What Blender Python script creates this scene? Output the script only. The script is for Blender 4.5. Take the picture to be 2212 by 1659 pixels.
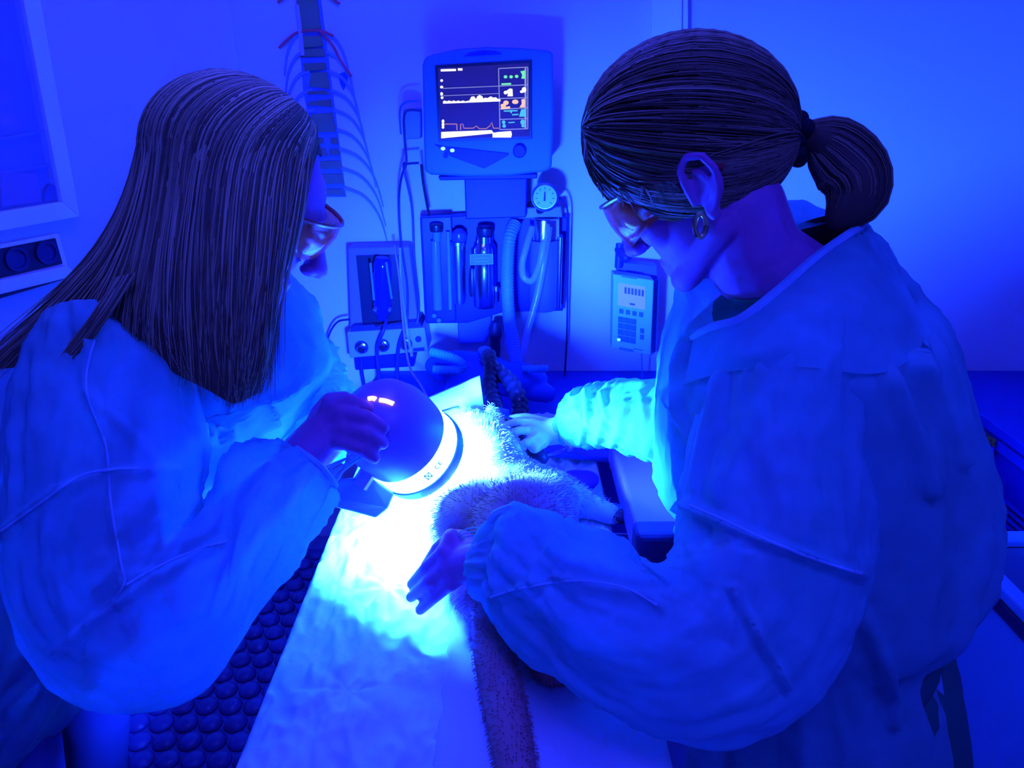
import bpy, bmesh, math, random
from mathutils import Vector, Matrix, noise
for o in list(bpy.data.objects): bpy.data.objects.remove(o)
scene = bpy.context.scene
COL = scene.collection
random.seed(7)
V = Vector

# ------------------------------------------------------------------ camera
CAM = V((0, 0, 1.56)); FPX = 1600.0; TILT = math.radians(22)
CT, ST = math.cos(TILT), math.sin(TILT)
cd = bpy.data.cameras.new('camera'); cam = bpy.data.objects.new('camera', cd); COL.objects.link(cam)
cam.location = CAM; cam.rotation_euler = (math.pi/2 - TILT, 0, 0)
cd.sensor_width = 36; cd.lens = FPX/2212*36; cd.clip_start = 0.02
scene.camera = cam
# ------------------------------------------------------------------ world, exposure
w = bpy.data.worlds.new('world'); scene.world = w; w.use_nodes = True
w.node_tree.nodes['Background'].inputs[0].default_value = (.03, .04, 1, 1)
w.node_tree.nodes['Background'].inputs[1].default_value = 0.01
vs = scene.view_settings
vs.view_transform = 'Standard'; vs.look = 'None'; vs.gamma = 1; vs.use_curve_mapping = False
vs.exposure = 4.0
LAMP_COL = (0.0065, 0.05, 1.0); LAMP_POW = 900.0      # hand lamp
AMB_COL = (0.036, 0.042, 1.0); AMB_POW = 1.6        # dim fill panels added at the ceiling

# ------------------------------------------------------------------ geometry of pixels
def D(x, y):
    u = (x-1106)/FPX; v = (829.5-y)/FPX
    return V((u, CT+v*ST, -ST+v*CT))
def P(x, y, t): return CAM + D(x, y)*t
def pz(x, y, z):
    d = D(x, y); return CAM + d*((z-CAM.z)/d.z)
def py(x, y, yy):
    d = D(x, y); return CAM + d*(yy/d.y)
def proj(p):
    q = p-CAM; f = q.y*CT-q.z*ST; up = q.y*ST+q.z*CT
    return 1106+FPX*q.x/f, 829.5-FPX*up/f
WB = 2.35
def W(x, y, d=0.0): return py(x, y, WB-d)

# ------------------------------------------------------------------ materials
MATS = {}
def mat(name, col, rough=.6, metal=0, spec=.4, emit=None, estr=0, bump=None, var=None, trans=0, alpha=1, translucent=0, ior=1.45):
    if name in MATS: return MATS[name]
    m = bpy.data.materials.new(name); m.use_nodes = True; MATS[name] = m
    nt = m.node_tree; b = nt.nodes['Principled BSDF']
    b.inputs['Base Color'].default_value = (*col, 1); b.inputs['Roughness'].default_value = rough
    b.inputs['Metallic'].default_value = metal; b.inputs['Specular IOR Level'].default_value = spec
    b.inputs['Transmission Weight'].default_value = trans; b.inputs['IOR'].default_value = ior
    b.inputs['Alpha'].default_value = alpha
    if emit:
        b.inputs['Emission Color'].default_value = (*emit, 1); b.inputs['Emission Strength'].default_value = estr
    tc = nt.nodes.new('ShaderNodeTexCoord')
    if var:      # (scale, second colour)
        n = nt.nodes.new('ShaderNodeTexNoise'); n.inputs['Scale'].default_value = var[0]; n.inputs['Detail'].default_value = 4
        nt.links.new(tc.outputs['Object'], n.inputs['Vector'])
        r = nt.nodes.new('ShaderNodeMapRange'); r.inputs['From Min'].default_value = .38; r.inputs['From Max'].default_value = .62
        nt.links.new(n.outputs['Fac'], r.inputs['Value'])
        mx = nt.nodes.new('ShaderNodeMix'); mx.data_type = 'RGBA'
        nt.links.new(r.outputs['Result'], mx.inputs['Factor'])
        mx.inputs['A'].default_value = (*col, 1); mx.inputs['B'].default_value = (*var[1], 1)
        nt.links.new(mx.outputs['Result'], b.inputs['Base Color'])
    if bump:     # (scale, strength, distance)
        n = nt.nodes.new('ShaderNodeTexNoise'); n.inputs['Scale'].default_value = bump[0]; n.inputs['Detail'].default_value = 5
        nt.links.new(tc.outputs['Object'], n.inputs['Vector'])
        bp = nt.nodes.new('ShaderNodeBump'); bp.inputs['Strength'].default_value = bump[1]; bp.inputs['Distance'].default_value = bump[2]
        nt.links.new(n.outputs['Fac'], bp.inputs['Height']); nt.links.new(bp.outputs['Normal'], b.inputs['Normal'])
    if translucent:
        out = nt.nodes['Material Output']
        tl = nt.nodes.new('ShaderNodeBsdfTranslucent'); tl.inputs['Color'].default_value = (*col, 1)
        ms = nt.nodes.new('ShaderNodeMixShader'); ms.inputs[0].default_value = translucent
        nt.links.new(b.outputs[0], ms.inputs[1]); nt.links.new(tl.outputs[0], ms.inputs[2]); nt.links.new(ms.outputs[0], out.inputs['Surface'])
    return m

def hairmat(name, dark, light):
    m = mat(name, dark, .55, spec=.25)
    nt = m.node_tree; b = nt.nodes['Principled BSDF']
    g = nt.nodes.new('ShaderNodeNewGeometry'); rp = nt.nodes.new('ShaderNodeValToRGB')
    rp.color_ramp.elements[0].color = (*dark, 1); rp.color_ramp.elements[1].color = (*light, 1)
    rp.color_ramp.elements[0].position = .25
    nt.links.new(g.outputs['Random Per Island'], rp.inputs[0]); nt.links.new(rp.outputs[0], b.inputs['Base Color'])
    return m

M_wall = mat('wall_paint', (.66, .60, .70), .75, spec=.2, bump=(60, .05, .002))
M_ceil = mat('ceiling_paint', (.8, .78, .8), .8, spec=.1)
M_floor = mat('floor_vinyl', (.10, .13, .30), .5, bump=(30, .1, .002))
M_mat = mat('mat_rubber', (.045, .04, .20), .38, spec=.5)
M_white = mat('white_plastic', (.88, .88, .92), .4)
M_housing = mat('monitor_plastic', (.04, .16, .42), .5)
M_offwhite = mat('pale_plastic', (.25, .55, .75), .45)
M_black = mat('black_rubber', (.012, .012, .035), .35, spec=.5)
M_dark = mat('dark_navy', (.02, .02, .10), .45)
M_blue = mat('deep_blue_paint', (.004, .006, .28), .5)
M_blue2 = mat('blue_laminate', (.004, .03, .40), .45)
M_chrome = mat('chrome', (.55, .6, .8), .16, metal=1)
M_steel = mat('steel', (.4, .45, .7), .3, metal=1)
M_clear = mat('clear_tube', (.35, .45, .9), .2, alpha=.35, spec=.6)
M_palehose = mat('pale_hose', (.08, .22, .75), .45)
M_glass = mat('cabinet_glass', (.3, .35, .8), .08, alpha=.25, spec=.6)
M_skin = mat('skin', (.46, .13, .38), .5, spec=.35, bump=(120, .15, .002), var=(18, (.40, .10, .33)))
M_teal = mat('teal_scrubs', (.02, .17, .13), .8, spec=.1, bump=(300, .2, .001))
M_navyscrub = mat('navy_scrubs', (.06, .05, .16), .8, spec=.1)
M_hairL = hairmat('blonde_brown_hair', (.14, .12, .07), (.62, .55, .30))
M_hairR = hairmat('brown_hair', (.12, .09, .055), (.34, .26, .16))
M_black_tie = mat('scrunchie', (.01, .01, .02), .8)
M_orange = mat('orange_lens', (.75, .06, .02), .08, alpha=.62, spec=.7)
M_frame = mat('glasses_frame', (.35, .05, .04), .25, spec=.5)
M_gold = mat('gold', (.9, .6, .25), .15, metal=1)
M_drape = mat('paper_drape', (.60, .78, .82), .8, spec=.1, bump=(45, .5, .006), translucent=.15)
M_towel = mat('towel', (.50, .52, .66), .9, spec=.05, bump=(90, .3, .003))
M_glove = mat('latex_glove', (.75, .8, .82), .4, spec=.4, bump=(70, .7, .006))
M_lampbody = mat('lamp_plastic', (.34, .22, .62), .35, spec=.5)
M_green = mat('led_green', (.1, .9, .5), emit=(.15, 1, .6), estr=.25)
M_screen = mat('screen_glass', (.01, .01, .03), .2, emit=(.013, .010, .16), estr=.06)

def gownmat(name, col, tr, tl):
    m = bpy.data.materials.new(name); m.use_nodes = True; nt = m.node_tree; N = nt.nodes; out = N['Material Output']
    N.remove(N['Principled BSDF'])
    df = N.new('ShaderNodeBsdfDiffuse'); tn = N.new('ShaderNodeBsdfTranslucent'); tp = N.new('ShaderNodeBsdfTransparent')
    tc = N.new('ShaderNodeTexCoord'); nz = N.new('ShaderNodeTexNoise'); nz.inputs['Scale'].default_value = 26; nz.inputs['Detail'].default_value = 6
    nt.links.new(tc.outputs['Object'], nz.inputs['Vector'])
    rp = N.new('ShaderNodeValToRGB'); e = rp.color_ramp.elements
    e[0].position = .35; e[1].position = .68; e[0].color = (*[c*.86 for c in col], 1); e[1].color = (*col, 1)
    nt.links.new(nz.outputs['Fac'], rp.inputs[0])
    bp = N.new('ShaderNodeBump'); bp.inputs['Strength'].default_value = .35; bp.inputs['Distance'].default_value = .004
    nt.links.new(nz.outputs['Fac'], bp.inputs['Height'])
    for s in (df, tn):
        nt.links.new(rp.outputs[0], s.inputs['Color']); nt.links.new(bp.outputs[0], s.inputs['Normal'])
    tp.inputs['Color'].default_value = (.9, .95, 1, 1)
    m1 = N.new('ShaderNodeMixShader'); m1.inputs[0].default_value = tl
    m2 = N.new('ShaderNodeMixShader'); m2.inputs[0].default_value = tr
    nt.links.new(df.outputs[0], m1.inputs[1]); nt.links.new(tn.outputs[0], m1.inputs[2])
    nt.links.new(m1.outputs[0], m2.inputs[1]); nt.links.new(tp.outputs[0], m2.inputs[2]); nt.links.new(m2.outputs[0], out.inputs['Surface'])
    return m
M_gown = gownmat('isolation_gown', (.20, .70, .78), .25, .38)
M_gownseam = gownmat('gown_seam', (.28, .68, .84), .06, .2)

# ------------------------------------------------------------------ object helpers
def link(o, parent=None):
    COL.objects.link(o)
    if parent is not None:
        o.parent = parent
        if parent.type == 'EMPTY': o.matrix_parent_inverse = Matrix.Translation(-parent.location)
    return o
def tag(o, label, cat, group=None):
    o['label'] = label; o['category'] = cat
    if group: o['group'] = group
    return o
def thing(name, label, cat, loc=(0, 0, 0), group=None):
    o = bpy.data.objects.new(name, None); COL.objects.link(o); o.location = loc; o.empty_display_size = .05
    return tag(o, label, cat, group)

class MB:
    def __init__(s): s.v = []; s.f = []
    def add(s, vs, fs):
        k = len(s.v); s.v += [V(p) for p in vs]; s.f += [tuple(i+k for i in f) for f in fs]; return s
    def box(s, c, size, rot=None):
        c = V(c); R = rot or Matrix.Identity(3); h = V(size)/2
        vs = [c+R@V((sx*h.x, sy*h.y, sz*h.z)) for sx in (-1, 1) for sy in (-1, 1) for sz in (-1, 1)]
        return s.add(vs, [(0, 1, 3, 2), (4, 6, 7, 5), (0, 4, 5, 1), (2, 3, 7, 6), (0, 2, 6, 4), (1, 5, 7, 3)])
    def prism(s, pts, dv):          # polygon extruded by vector dv
        n = len(pts); pts = [V(p) for p in pts]; dv = V(dv)
        nrm = V((0, 0, 0))
        for i in range(n): nrm += pts[i].cross(pts[(i+1) % n])
        if nrm.dot(dv) > 0: pts = pts[::-1]
        vs = pts+[p+dv for p in pts]
        fs = [tuple(range(n)), tuple(range(2*n-1, n-1, -1))]+[(i, i+n, (i+1) % n+n, (i+1) % n) for i in range(n)]
        return s.add(vs, fs)
    def tube(s, pts, r, seg=8, cap=True):
        pts = [V(p) for p in pts]; n = len(pts)
        rs = r if isinstance(r, (list, tuple)) else [r]*n
        vs = []; fs = []; X = None
        for i, p in enumerate(pts):
            T = (pts[min(i+1, n-1)]-pts[max(i-1, 0)])
            T = T.normalized() if T.length > 1e-9 else V((0, 0, 1))
            if X is None:
                X = T.orthogonal().normalized()
            else:
                X = (X-T*X.dot(T)); X = X.normalized() if X.length > 1e-6 else T.orthogonal().normalized()
            Y = T.cross(X)
            for k in range(seg):
                a = 2*math.pi*k/seg; vs.append(p+(X*math.cos(a)+Y*math.sin(a))*rs[i])
        for i in range(n-1):
            for k in range(seg):
                k2 = (k+1) % seg; fs.append((i*seg+k, i*seg+k2, (i+1)*seg+k2, (i+1)*seg+k))
        if cap: fs.append(tuple(range(seg-1, -1, -1))); fs.append(tuple((n-1)*seg+k for k in range(seg)))
        return s.add(vs, fs)
    def lathe(s, prof, base, axis, seg=32, cap=True):      # prof: (radius, distance along axis)
        base = V(base); A = V(axis).normalized(); X = A.orthogonal().normalized(); Y = A.cross(X)
        vs = []; fs = []
        for r, h in prof:
            for k in range(seg):
                a = 2*math.pi*k/seg; vs.append(base+A*h+(X*math.cos(a)+Y*math.sin(a))*max(r, 1e-5))
        for i in range(len(prof)-1):
            for k in range(seg):
                k2 = (k+1) % seg; fs.append((i*seg+k, i*seg+k2, (i+1)*seg+k2, (i+1)*seg+k))
        if cap: fs.append(tuple(range(seg-1, -1, -1))); fs.append(tuple((len(prof)-1)*seg+k for k in range(seg)))
        return s.add(vs, fs)
    def ell(s, c, rad, R=None, seg=20, rings=12):
        c = V(c); R = R or Matrix.Identity(3); vs = []; fs = []
        for i in range(1, rings):
            ph = math.pi*i/rings
            for k in range(seg):
                a = 2*math.pi*k/seg
                vs.append(c+R@V((rad[0]*math.sin(ph)*math.cos(a), rad[1]*math.sin(ph)*math.sin(a), rad[2]*math.cos(ph))))
        top = len(vs); vs.append(c+R@V((0, 0, rad[2]))); bot = len(vs); vs.append(c-R@V((0, 0, rad[2])))
        for i in range(rings-2):
            for k in range(seg):
                k2 = (k+1) % seg; fs.append((i*seg+k, (i+1)*seg+k, (i+1)*seg+k2, i*seg+k2))
        for k in range(seg):
            k2 = (k+1) % seg; fs.append((top, k, k2)); fs.append((bot, (rings-2)*seg+k2, (rings-2)*seg+k))
        return s.add(vs, fs)
    def caps(s, p0, r0, p1, r1, seg=14):     # tapered capsule
        p0 = V(p0); p1 = V(p1); T = (p1-p0)
        L = T.length
        if L < 1e-6: return s.ell(p0, (r0, r0, r0))
        T /= L; pts = []; rs = []
        for a in (-80, -55, -30, 0):
            pts.append(p0+T*(math.sin(math.radians(a))*r0)); rs.append(r0*math.cos(math.radians(a)))
        for a in (0, 30, 55, 80):
            pts.append(p1+T*(math.sin(math.radians(a))*r1)); rs.append(r1*math.cos(math.radians(a)))
        return s.tube(pts, rs, seg)
    def chain(s, items):
        for (a, ra), (b, rb) in zip(items[:-1], items[1:]): s.caps(a, ra, b, rb)
        return s
    def mesh(s, name):
        me = bpy.data.meshes.new(name); me.from_pydata([tuple(p) for p in s.v], [], s.f); me.update(); return me
    def build(s, name, m, parent=None, smooth=True, bevel=0, auto=35):
        me = s.mesh(name); me.materials.append(m)
        if smooth:
            for p in me.polygons: p.use_smooth = True
            if auto and hasattr(me, 'set_sharp_from_angle'): me.set_sharp_from_angle(angle=math.radians(auto))
        o = bpy.data.objects.new(name, me); link(o, parent)
        if bevel:
            b = o.modifiers.new('bevel', 'BEVEL'); b.width = bevel; b.segments = 3; b.limit_method = 'ANGLE'
        return o

def remesh(mb, name, m, parent, voxel, smooth=4, fac=.6):
    o = mb.build(name+'_raw', m, None)
    r = o.modifiers.new('r', 'REMESH'); r.mode = 'VOXEL'; r.voxel_size = voxel; r.use_smooth_shade = True
    s = o.modifiers.new('s', 'SMOOTH'); s.iterations = smooth; s.factor = fac
    dg = bpy.context.evaluated_depsgraph_get(); dg.update()
    me = bpy.data.meshes.new_from_object(o.evaluated_get(dg)); me.name = name
    raw = o.data; bpy.data.objects.remove(o); bpy.data.meshes.remove(raw)
    for p in me.polygons: p.use_smooth = True
    if not me.materials: me.materials.append(m)
    n = bpy.data.objects.new(name, me); link(n, parent); return n

def cr(pts, n):       # Catmull-Rom through a list of Vectors
    out = []; m = len(pts)
    for j in range(n):
        s = j/(n-1)*(m-1); i = min(int(s), m-2); u = s-i
        p0, p1, p2, p3 = pts[max(i-1, 0)], pts[i], pts[i+1], pts[min(i+2, m-1)]
        out.append(((p1*2)+(p2-p0)*u+(p0*2-p1*5+p2*4-p3)*u*u+(p1*3-p0-p2*3+p3)*u*u*u)*.5)
    return out

def seg_d(px, a, b):
    ax, ay = a; bx, by = b; dx = bx-ax; dy = by-ay; L = dx*dx+dy*dy
    u = max(0, min(1, ((px[0]-ax)*dx+(px[1]-ay)*dy)/L)); return math.hypot(px[0]-ax-u*dx, px[1]-ay-u*dy), u

def narrow(st, k): return [((a+c)/2+(a-c)/2*k, (b+d)/2+(b-d)/2*k, (a+c)/2-(a-c)/2*k, (b+d)/2-(b-d)/2*k, t, r) for a, b, c, d, t, r in st]
def loft(st, nu=72, nv=90, amp=.006, su=1.6, sv=5, seed=0, creases=(), end=True, shrink=0, dref=None):
    """tube through stations (ax, ay, bx, by, depth, half thickness): left edge, right edge as seen, own depth"""
    A = cr([P(s[0], s[1], s[4]) for s in st], nv); B = cr([P(s[2], s[3], s[4]) for s in st], nv)
    Rr = cr([V((s[5], 0, 0)) for s in st], nv)
    C = [(a+b)/2 for a, b in zip(A, B)]; vs = []; fs = []; prev = None
    for i in range(nv):
        E = (B[i]-A[i])/2; T = C[min(i+1, nv-1)]-C[max(i-1, 0)]
        E -= E.normalized()*shrink
        Dv = T.cross(E); Dv = Dv.normalized() if Dv.length > 1e-9 else prev
        view = (C[i]-CAM).normalized()
        if prev is None:
            if Dv.dot(view) < 0: Dv = -Dv
        elif Dv.dot(prev) < 0: Dv = -Dv
        if prev is not None: Dv = (Dv+prev*.8).normalized()
        prev = Dv; r = Rr[i].x-shrink
        for k in range(nu):
            a = 2*math.pi*k/nu; ca, sa = math.cos(a), math.sin(a)
            p = C[i]+E*ca+Dv*(r*sa)
            n = (E.normalized()*(ca/max(E.length, .01))+Dv*(sa/max(r, .01))).normalized()
            s = i/(nv-1)
            if amp:
                q = V((ca*su+seed, sa*su+s*1.5, s*sv))
                d = amp*(1-2.8*abs(noise.noise(q)))+amp*.55*(1-2.8*abs(noise.noise(q*2.1+V((5, 3, 1)))))+amp*.28*(1-2.8*abs(noise.noise(q*4.7+V((1, 7, 2)))))
                fade = min(1, 14*min(s+.01, 1.01-s))
                p = p+n*(d*fade)
                if sa < .35 and creases:
                    x = proj(p)
                    p0_ = p
                    for line, ca_, wd in creases:
                        dd = min(seg_d(x, q0, q1)[0] for q0, q1 in zip(line[:-1], line[1:]))
                        if dd < wd*5: p = p+n*(ca_*(math.exp(-(dd/wd)**2)*1.5-.5*math.exp(-(dd/wd/2.2)**2)))
            vs.append(p)
    for i in range(nv-1):
        for k in range(nu):
            k2 = (k+1) % nu; fs.append((i*nu+k, i*nu+k2, (i+1)*nu+k2, (i+1)*nu+k))
    m = MB(); m.add(vs, fs)
    return m

def strands(paths, r0=.0009, seg=3):
    m = MB()
    for pts in paths:
        n = len(pts); m.tube(pts, [r0*(1 if i < n*.6 else max(.15, 1-(i-n*.6)/(n*.45))) for i in range(n)], seg, cap=False)
    return m

def ribbon(pts, wv, th):      # strip of given width vector list
    m = MB(); n = len(pts); vs = []; fs = []
    for p, wd in zip(pts, wv): vs += [p-wd/2-th, p+wd/2-th, p+wd/2+th, p-wd/2+th]
    for i in range(n-1):
        for k in range(4): fs.append((i*4+k, i*4+(k+1) % 4, (i+1)*4+(k+1) % 4, (i+1)*4+k))
    fs += [(3, 2, 1, 0), tuple((n-1)*4+k for k in range(4))]
    return m.add(vs, fs)

#SECTION room
def struct(o): o['kind'] = 'structure'; return o
HC = 2.65; XR = 1.85; YF = -1.3
struct(MB().box((0, .55, -.05), (5, 4.4, .1)).build('floor', M_floor, smooth=False))
struct(MB().box((0, .55, HC+.05), (5, 4.4, .1)).build('ceiling', M_ceil, smooth=False))
struct(MB().box((XR+.05, .55, HC/2), (.1, 3.7, HC)).build('wall_right', M_wall, smooth=False))
struct(MB().box((0, YF-.05, HC/2), (5, .1, HC)).build('wall_front', M_wall, smooth=False))
LW = V((math.cos(math.radians(67)), math.sin(math.radians(67)), 0)); LN = V((LW.y, -LW.x, 0))
LQ = P(172, 470, 2.05)
def LP(x, y, d=0.0):
    dr = D(x, y); return CAM+dr*(((LQ+LN*d)-CAM).dot(LN)/dr.dot(LN))
# left wall with a coved corner into the back wall
cor = LQ+LW*((WB-LQ.y)/LW.y); cor.z = 0
Rc = .42; tl = Rc*math.tan(math.radians(67/2))
a0 = cor-LW*tl; cen = a0+LN*Rc
pts = [V((LQ.x, LQ.y, 0))-LW*3.6, V((LQ.x, LQ.y, 0))-LW*.6]
for k in range(15):
    a = math.radians(67*k/14); pts.append(cen-LN*(Rc*math.cos(a))+LW*(Rc*math.sin(a)))
xe = pts[-1].x
struct(MB().box(((xe+2.1)/2, WB+.05, HC/2), (2.1-xe, .1, HC)).build('wall_back', M_wall, smooth=False))
mb = MB(); n = len(pts)
mb.add([p for p in pts]+[p+V((0, 0, HC)) for p in pts], [(i, i+1, i+1+n, i+n) for i in range(n-1)])
o = mb.build('wall_left', M_wall, auto=0); struct(o)
s = o.modifiers.new('s', 'SOLIDIFY'); s.thickness = .05; s.offset = -1

# wall trunking upright at the top of the back wall
mb = MB().prism([W(1405, -140), W(1470, -140), W(1468, 130), W(1405, 130)], (0, -.03, 0))
mb2 = MB().prism([W(1472, -140), W(1481, -140), W(1480, 125), W(1471, 125)], (0, -.038, 0))
r = thing('cable_trunking', 'white upright cable trunking strip fixed high on the wall above the ponytailed person', 'trunking', W(1440, 130))
mb.build('cover', mat('trunk_white', (.85, .85, .88), .5), r, False, .003); mb2.build('edge_lip', M_white, r, False, .002)

# dim blue fill panels added out of view to raise the ambient light
for i, (x, y) in enumerate(((-.3, 1.25), (.3, -.3))):
    r = thing('added_fill_panel', 'added square fill panel at the ceiling over the %s' % ('operating table' if i == 0 else 'empty end of the room'), 'fill light', (x, y, HC), 'fill panels')
    fr = MB()
    for sx, sy, wx, wy in ((0, 1, .64, .03), (0, -1, .64, .03), (1, 0, .03, .64), (-1, 0, .03, .64)):
        fr.box((x+sx*.305, y+sy*.305, HC-.012), (wx, wy, .024))
    fr.build('frame', M_white, r, False)
    MB().box((x, y, HC-.008), (.585, .585, .012)).build('diffuser', mat('fill_panel_glow', (.2, .2, .5), emit=AMB_COL, estr=AMB_POW), r, False)

# bubble mat on the floor at the left
mx0, mx1, my0, my1 = -1.05, -.30, .55, 2.25
r = thing('rubber_bubble_mat', 'dark rubber floor mat with rows of round bumps beside the draped table', 'mat', (-.8, 1.4, 0))
MB().box(((mx0+mx1)/2, (my0+my1)/2, .006), (mx1-mx0, my1-my0, .012)).build('mat_sheet', M_mat, r, False)
dome = MB(); prof = [(.031, 0), (.029, .006), (.022, .012), (.012, .0155), (.001, .0165)]
dome.lathe(prof, (0, 0, 0), (0, 0, 1), 14); dme = dome.mesh('bump'); dme.materials.append(M_mat)
for p in dme.polygons: p.use_smooth = True
sp = .064; cnt = 0; rest = MB(); j = 0; yy = my1-.04
while yy > my0+.04:
    i = 0; xx = mx0+.04+(sp/2 if j % 2 else 0)
    while xx < mx1-.03:
        if yy > 1.30 and cnt < 298:
            b = bpy.data.objects.new('bump', dme); link(b, r); b.location = (xx, yy, .0115); cnt += 1
        else: rest.lathe(prof, (xx, yy, .0115), (0, 0, 1), 10)
        xx += sp
    yy -= sp*.9; j += 1
o = rest.build('bump_field', M_mat, r); o['kind'] = 'stuff'

#SECTION wall cabinet at the left
r = thing('wall_cabinet', 'white framed wall cabinet with a glass door hung above the socket strip', 'cabinet', LP(90, 480))
OFF = .04
def lbar(pts, name, m, d=OFF, th=.04, par=r, bevel=.003):
    return MB().prism([LP(x, y, d) for x, y in pts], -LN*th).build(name, m, par, False, bevel)
o_ = (-260, -120)
fr = MB()
fr.prism([LP(22, -150, OFF), LP(60, -150, OFF), LP(173, 468, OFF), LP(135, 436, OFF)][::1], -LN*.035)
fr.prism([LP(135, 436, OFF), LP(173, 468, OFF), LP(-250, 545, OFF), LP(-250, 500, OFF)], -LN*.035)
door = fr.build('door', M_white, r, False, .002)
MB().prism([LP(22, -150, OFF-.012), LP(135, 437, OFF-.012), LP(-250, 502, OFF-.012), LP(-250, -100, OFF-.012)], -LN*.004).build('pane', M_glass, door, False)
lbar([(55, -150), (170, 466), (-250, 543), (-250, -100)], 'back_panel', mat('cabinet_back', (.25, .30, .62), .6), d=.006, th=.006)
for y0, y1 in ((283, 262), (352, 335)):
    lbar([(-250, y0+60), (97+(y0-283)*.2, y1+18), (97+(y0-283)*.2, y1+24), (-250, y0+68)], 'shelf', M_steel, d=.022, th=.016, bevel=0)
for nm, px_, m, lb, ct in (('storage_box', [(0, 372), (78, 375), (92, 436), (5, 448)], mat('mauve_card', (.34, .18, .4), .7), 'mauve box standing on the bottom of the glass wall cabinet', 'box'),
                           ('storage_bottle', [(100, 410), (110, 396), (120, 400), (127, 432), (97, 436)], mat('dim_plastic', (.10, .10, .34), .5), 'small dark bottle beside the mauve box inside the glass wall cabinet', 'bottle')):
    o = MB().prism([LP(x, y, .026) for x, y in px_], -LN*.018).build(nm, m, None, False, .003); tag(o, lb, ct)
# socket strip below
r = thing('socket_strip', 'pale framed strip of dark power sockets under the glass wall cabinet', 'socket strip', LP(70, 560))
lbar([(-220, 570), (128, 505), (147, 575), (-220, 665)], 'backplate', M_white, d=.02, th=.02, par=r)
lbar([(-220, 580), (121, 514), (137, 570), (-220, 652)], 'socket_panel', M_black, d=.024, th=.006, par=r)
for cx, cy in ((35, 560), (100, 545), (-40, 576)):
    c = LP(cx, cy, .025); MB().lathe([(.03, 0), (.03, .006), (.024, .006), (.022, .001), (0, .001)], c, LN, 24).build('socket', M_dark, r)
lbar([(-220, 655), (147, 574), (158, 585), (150, 600), (-220, 690)], 'sill', M_white, d=.045, th=.03, par=r)
lbar([(-220, 690), (142, 592), (146, 602), (-220, 712)], 'lower_groove', M_black, d=.03, th=.02, par=r)

#SECTION spine chart
r = thing('spine_wall_figure', 'flat cut-out of a spine with curved ribs and red nerves hung on the wall', 'wall figure', W(690, 420))
M_vert = mat('spine_grey', (.17, .15, .11), .8); M_rib = mat('rib_blue', (.22, .28, .66), .7); M_nerve = mat('nerve_red', (.75, .06, .12), .6)
segs = [((640, -40), (682, -40), (694, 62), (645, 66)), ((655, 78), (695, 78), (699, 100), (655, 104)), ((652, 106), (700, 105), (703, 122), (652, 124)),
        ((655, 137), (704, 135), (706, 150), (660, 155)), ((673, 157), (708, 156), (713, 192), (668, 187)), ((666, 197), (702, 195), (714, 204), (664, 204)),
        ((670, 219), (715, 214), (718, 231), (664, 227)), ((674, 247), (718, 243), (727, 285), (673, 286)), ((683, 298), (699, 298), (699, 310), (686, 311)),
        ((714, 298), (729, 298), (732, 312), (715, 311)), ((688, 321), (703, 320), (708, 336), (685, 336)), ((712, 322), (732, 321), (735, 335), (711, 335)),
        ((691, 348), (736, 347), (741, 365), (693, 365)), ((694, 376), (740, 375), (745, 396), (698, 397)), ((700, 408), (740, 408), (745, 421), (699, 421))]
for sg in segs: MB().prism([W(x, y, .004) for x, y in sg], (0, -.006, 0)).build('vertebra', M_vert, r, False, .001)
MB().prism([W(x, y, 0) for x, y in ((636, -60), (686, -60), (718, 190), (748, 425), (696, 425), (655, 190))], (0, -.0035, 0)).build('backing_strip', mat('spine_back', (.12, .18, .62), .7), r, False)
ribs = []
for i in range(9):
    y0 = 70+i*42; x0 = 700+i*5.5; l = 60+i*5 if i < 6 else 95
    ribs.append([(x0, y0), (x0+l*.45, y0+18), (x0+l*.8, y0+62), (x0+l, y0+125)])
    if i < 7: ribs.append([(x0-42, y0), (x0-42-l*.35, y0+10), (x0-42-l*.62, y0+45), (x0-42-l*.72, y0+95)])
for i, pl in enumerate(ribs):
    c = cr([W(x, y, .004) for x, y in pl], 12); MB().tube(c, [.0065-.004*k/11 for k in range(12)], 6).build('rib', M_rib, r)
for pl in ([(603, 104), (625, 82), (645, 70), (690, 66), (720, 78)], [(690, 66), (720, 100), (735, 130), (760, 165)], [(600, 6), (612, -4), (640, -20)], [(705, -20), (722, 0), (734, 8)]):
    MB().tube(cr([W(x, y, .010) for x, y in pl], 14), .004, 6).build('nerve', M_nerve, r)
MB().tube([W(641, 10, .01), W(645, 40, .01), W(650, 80, .01), W(654, 120, .01)], .006, 6).build('sheen_cord', mat('cord_pale', (.5, .4, .6), .3), r)
MB().prism([W(x, y, .001) for x, y in ((732, 160), (745, 155), (752, 165), (750, 180), (742, 195), (735, 180))], (0, -.004, 0)).build('organ_patch', mat('organ_blue', (.005, .08, .6), .6), r, False)

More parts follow.
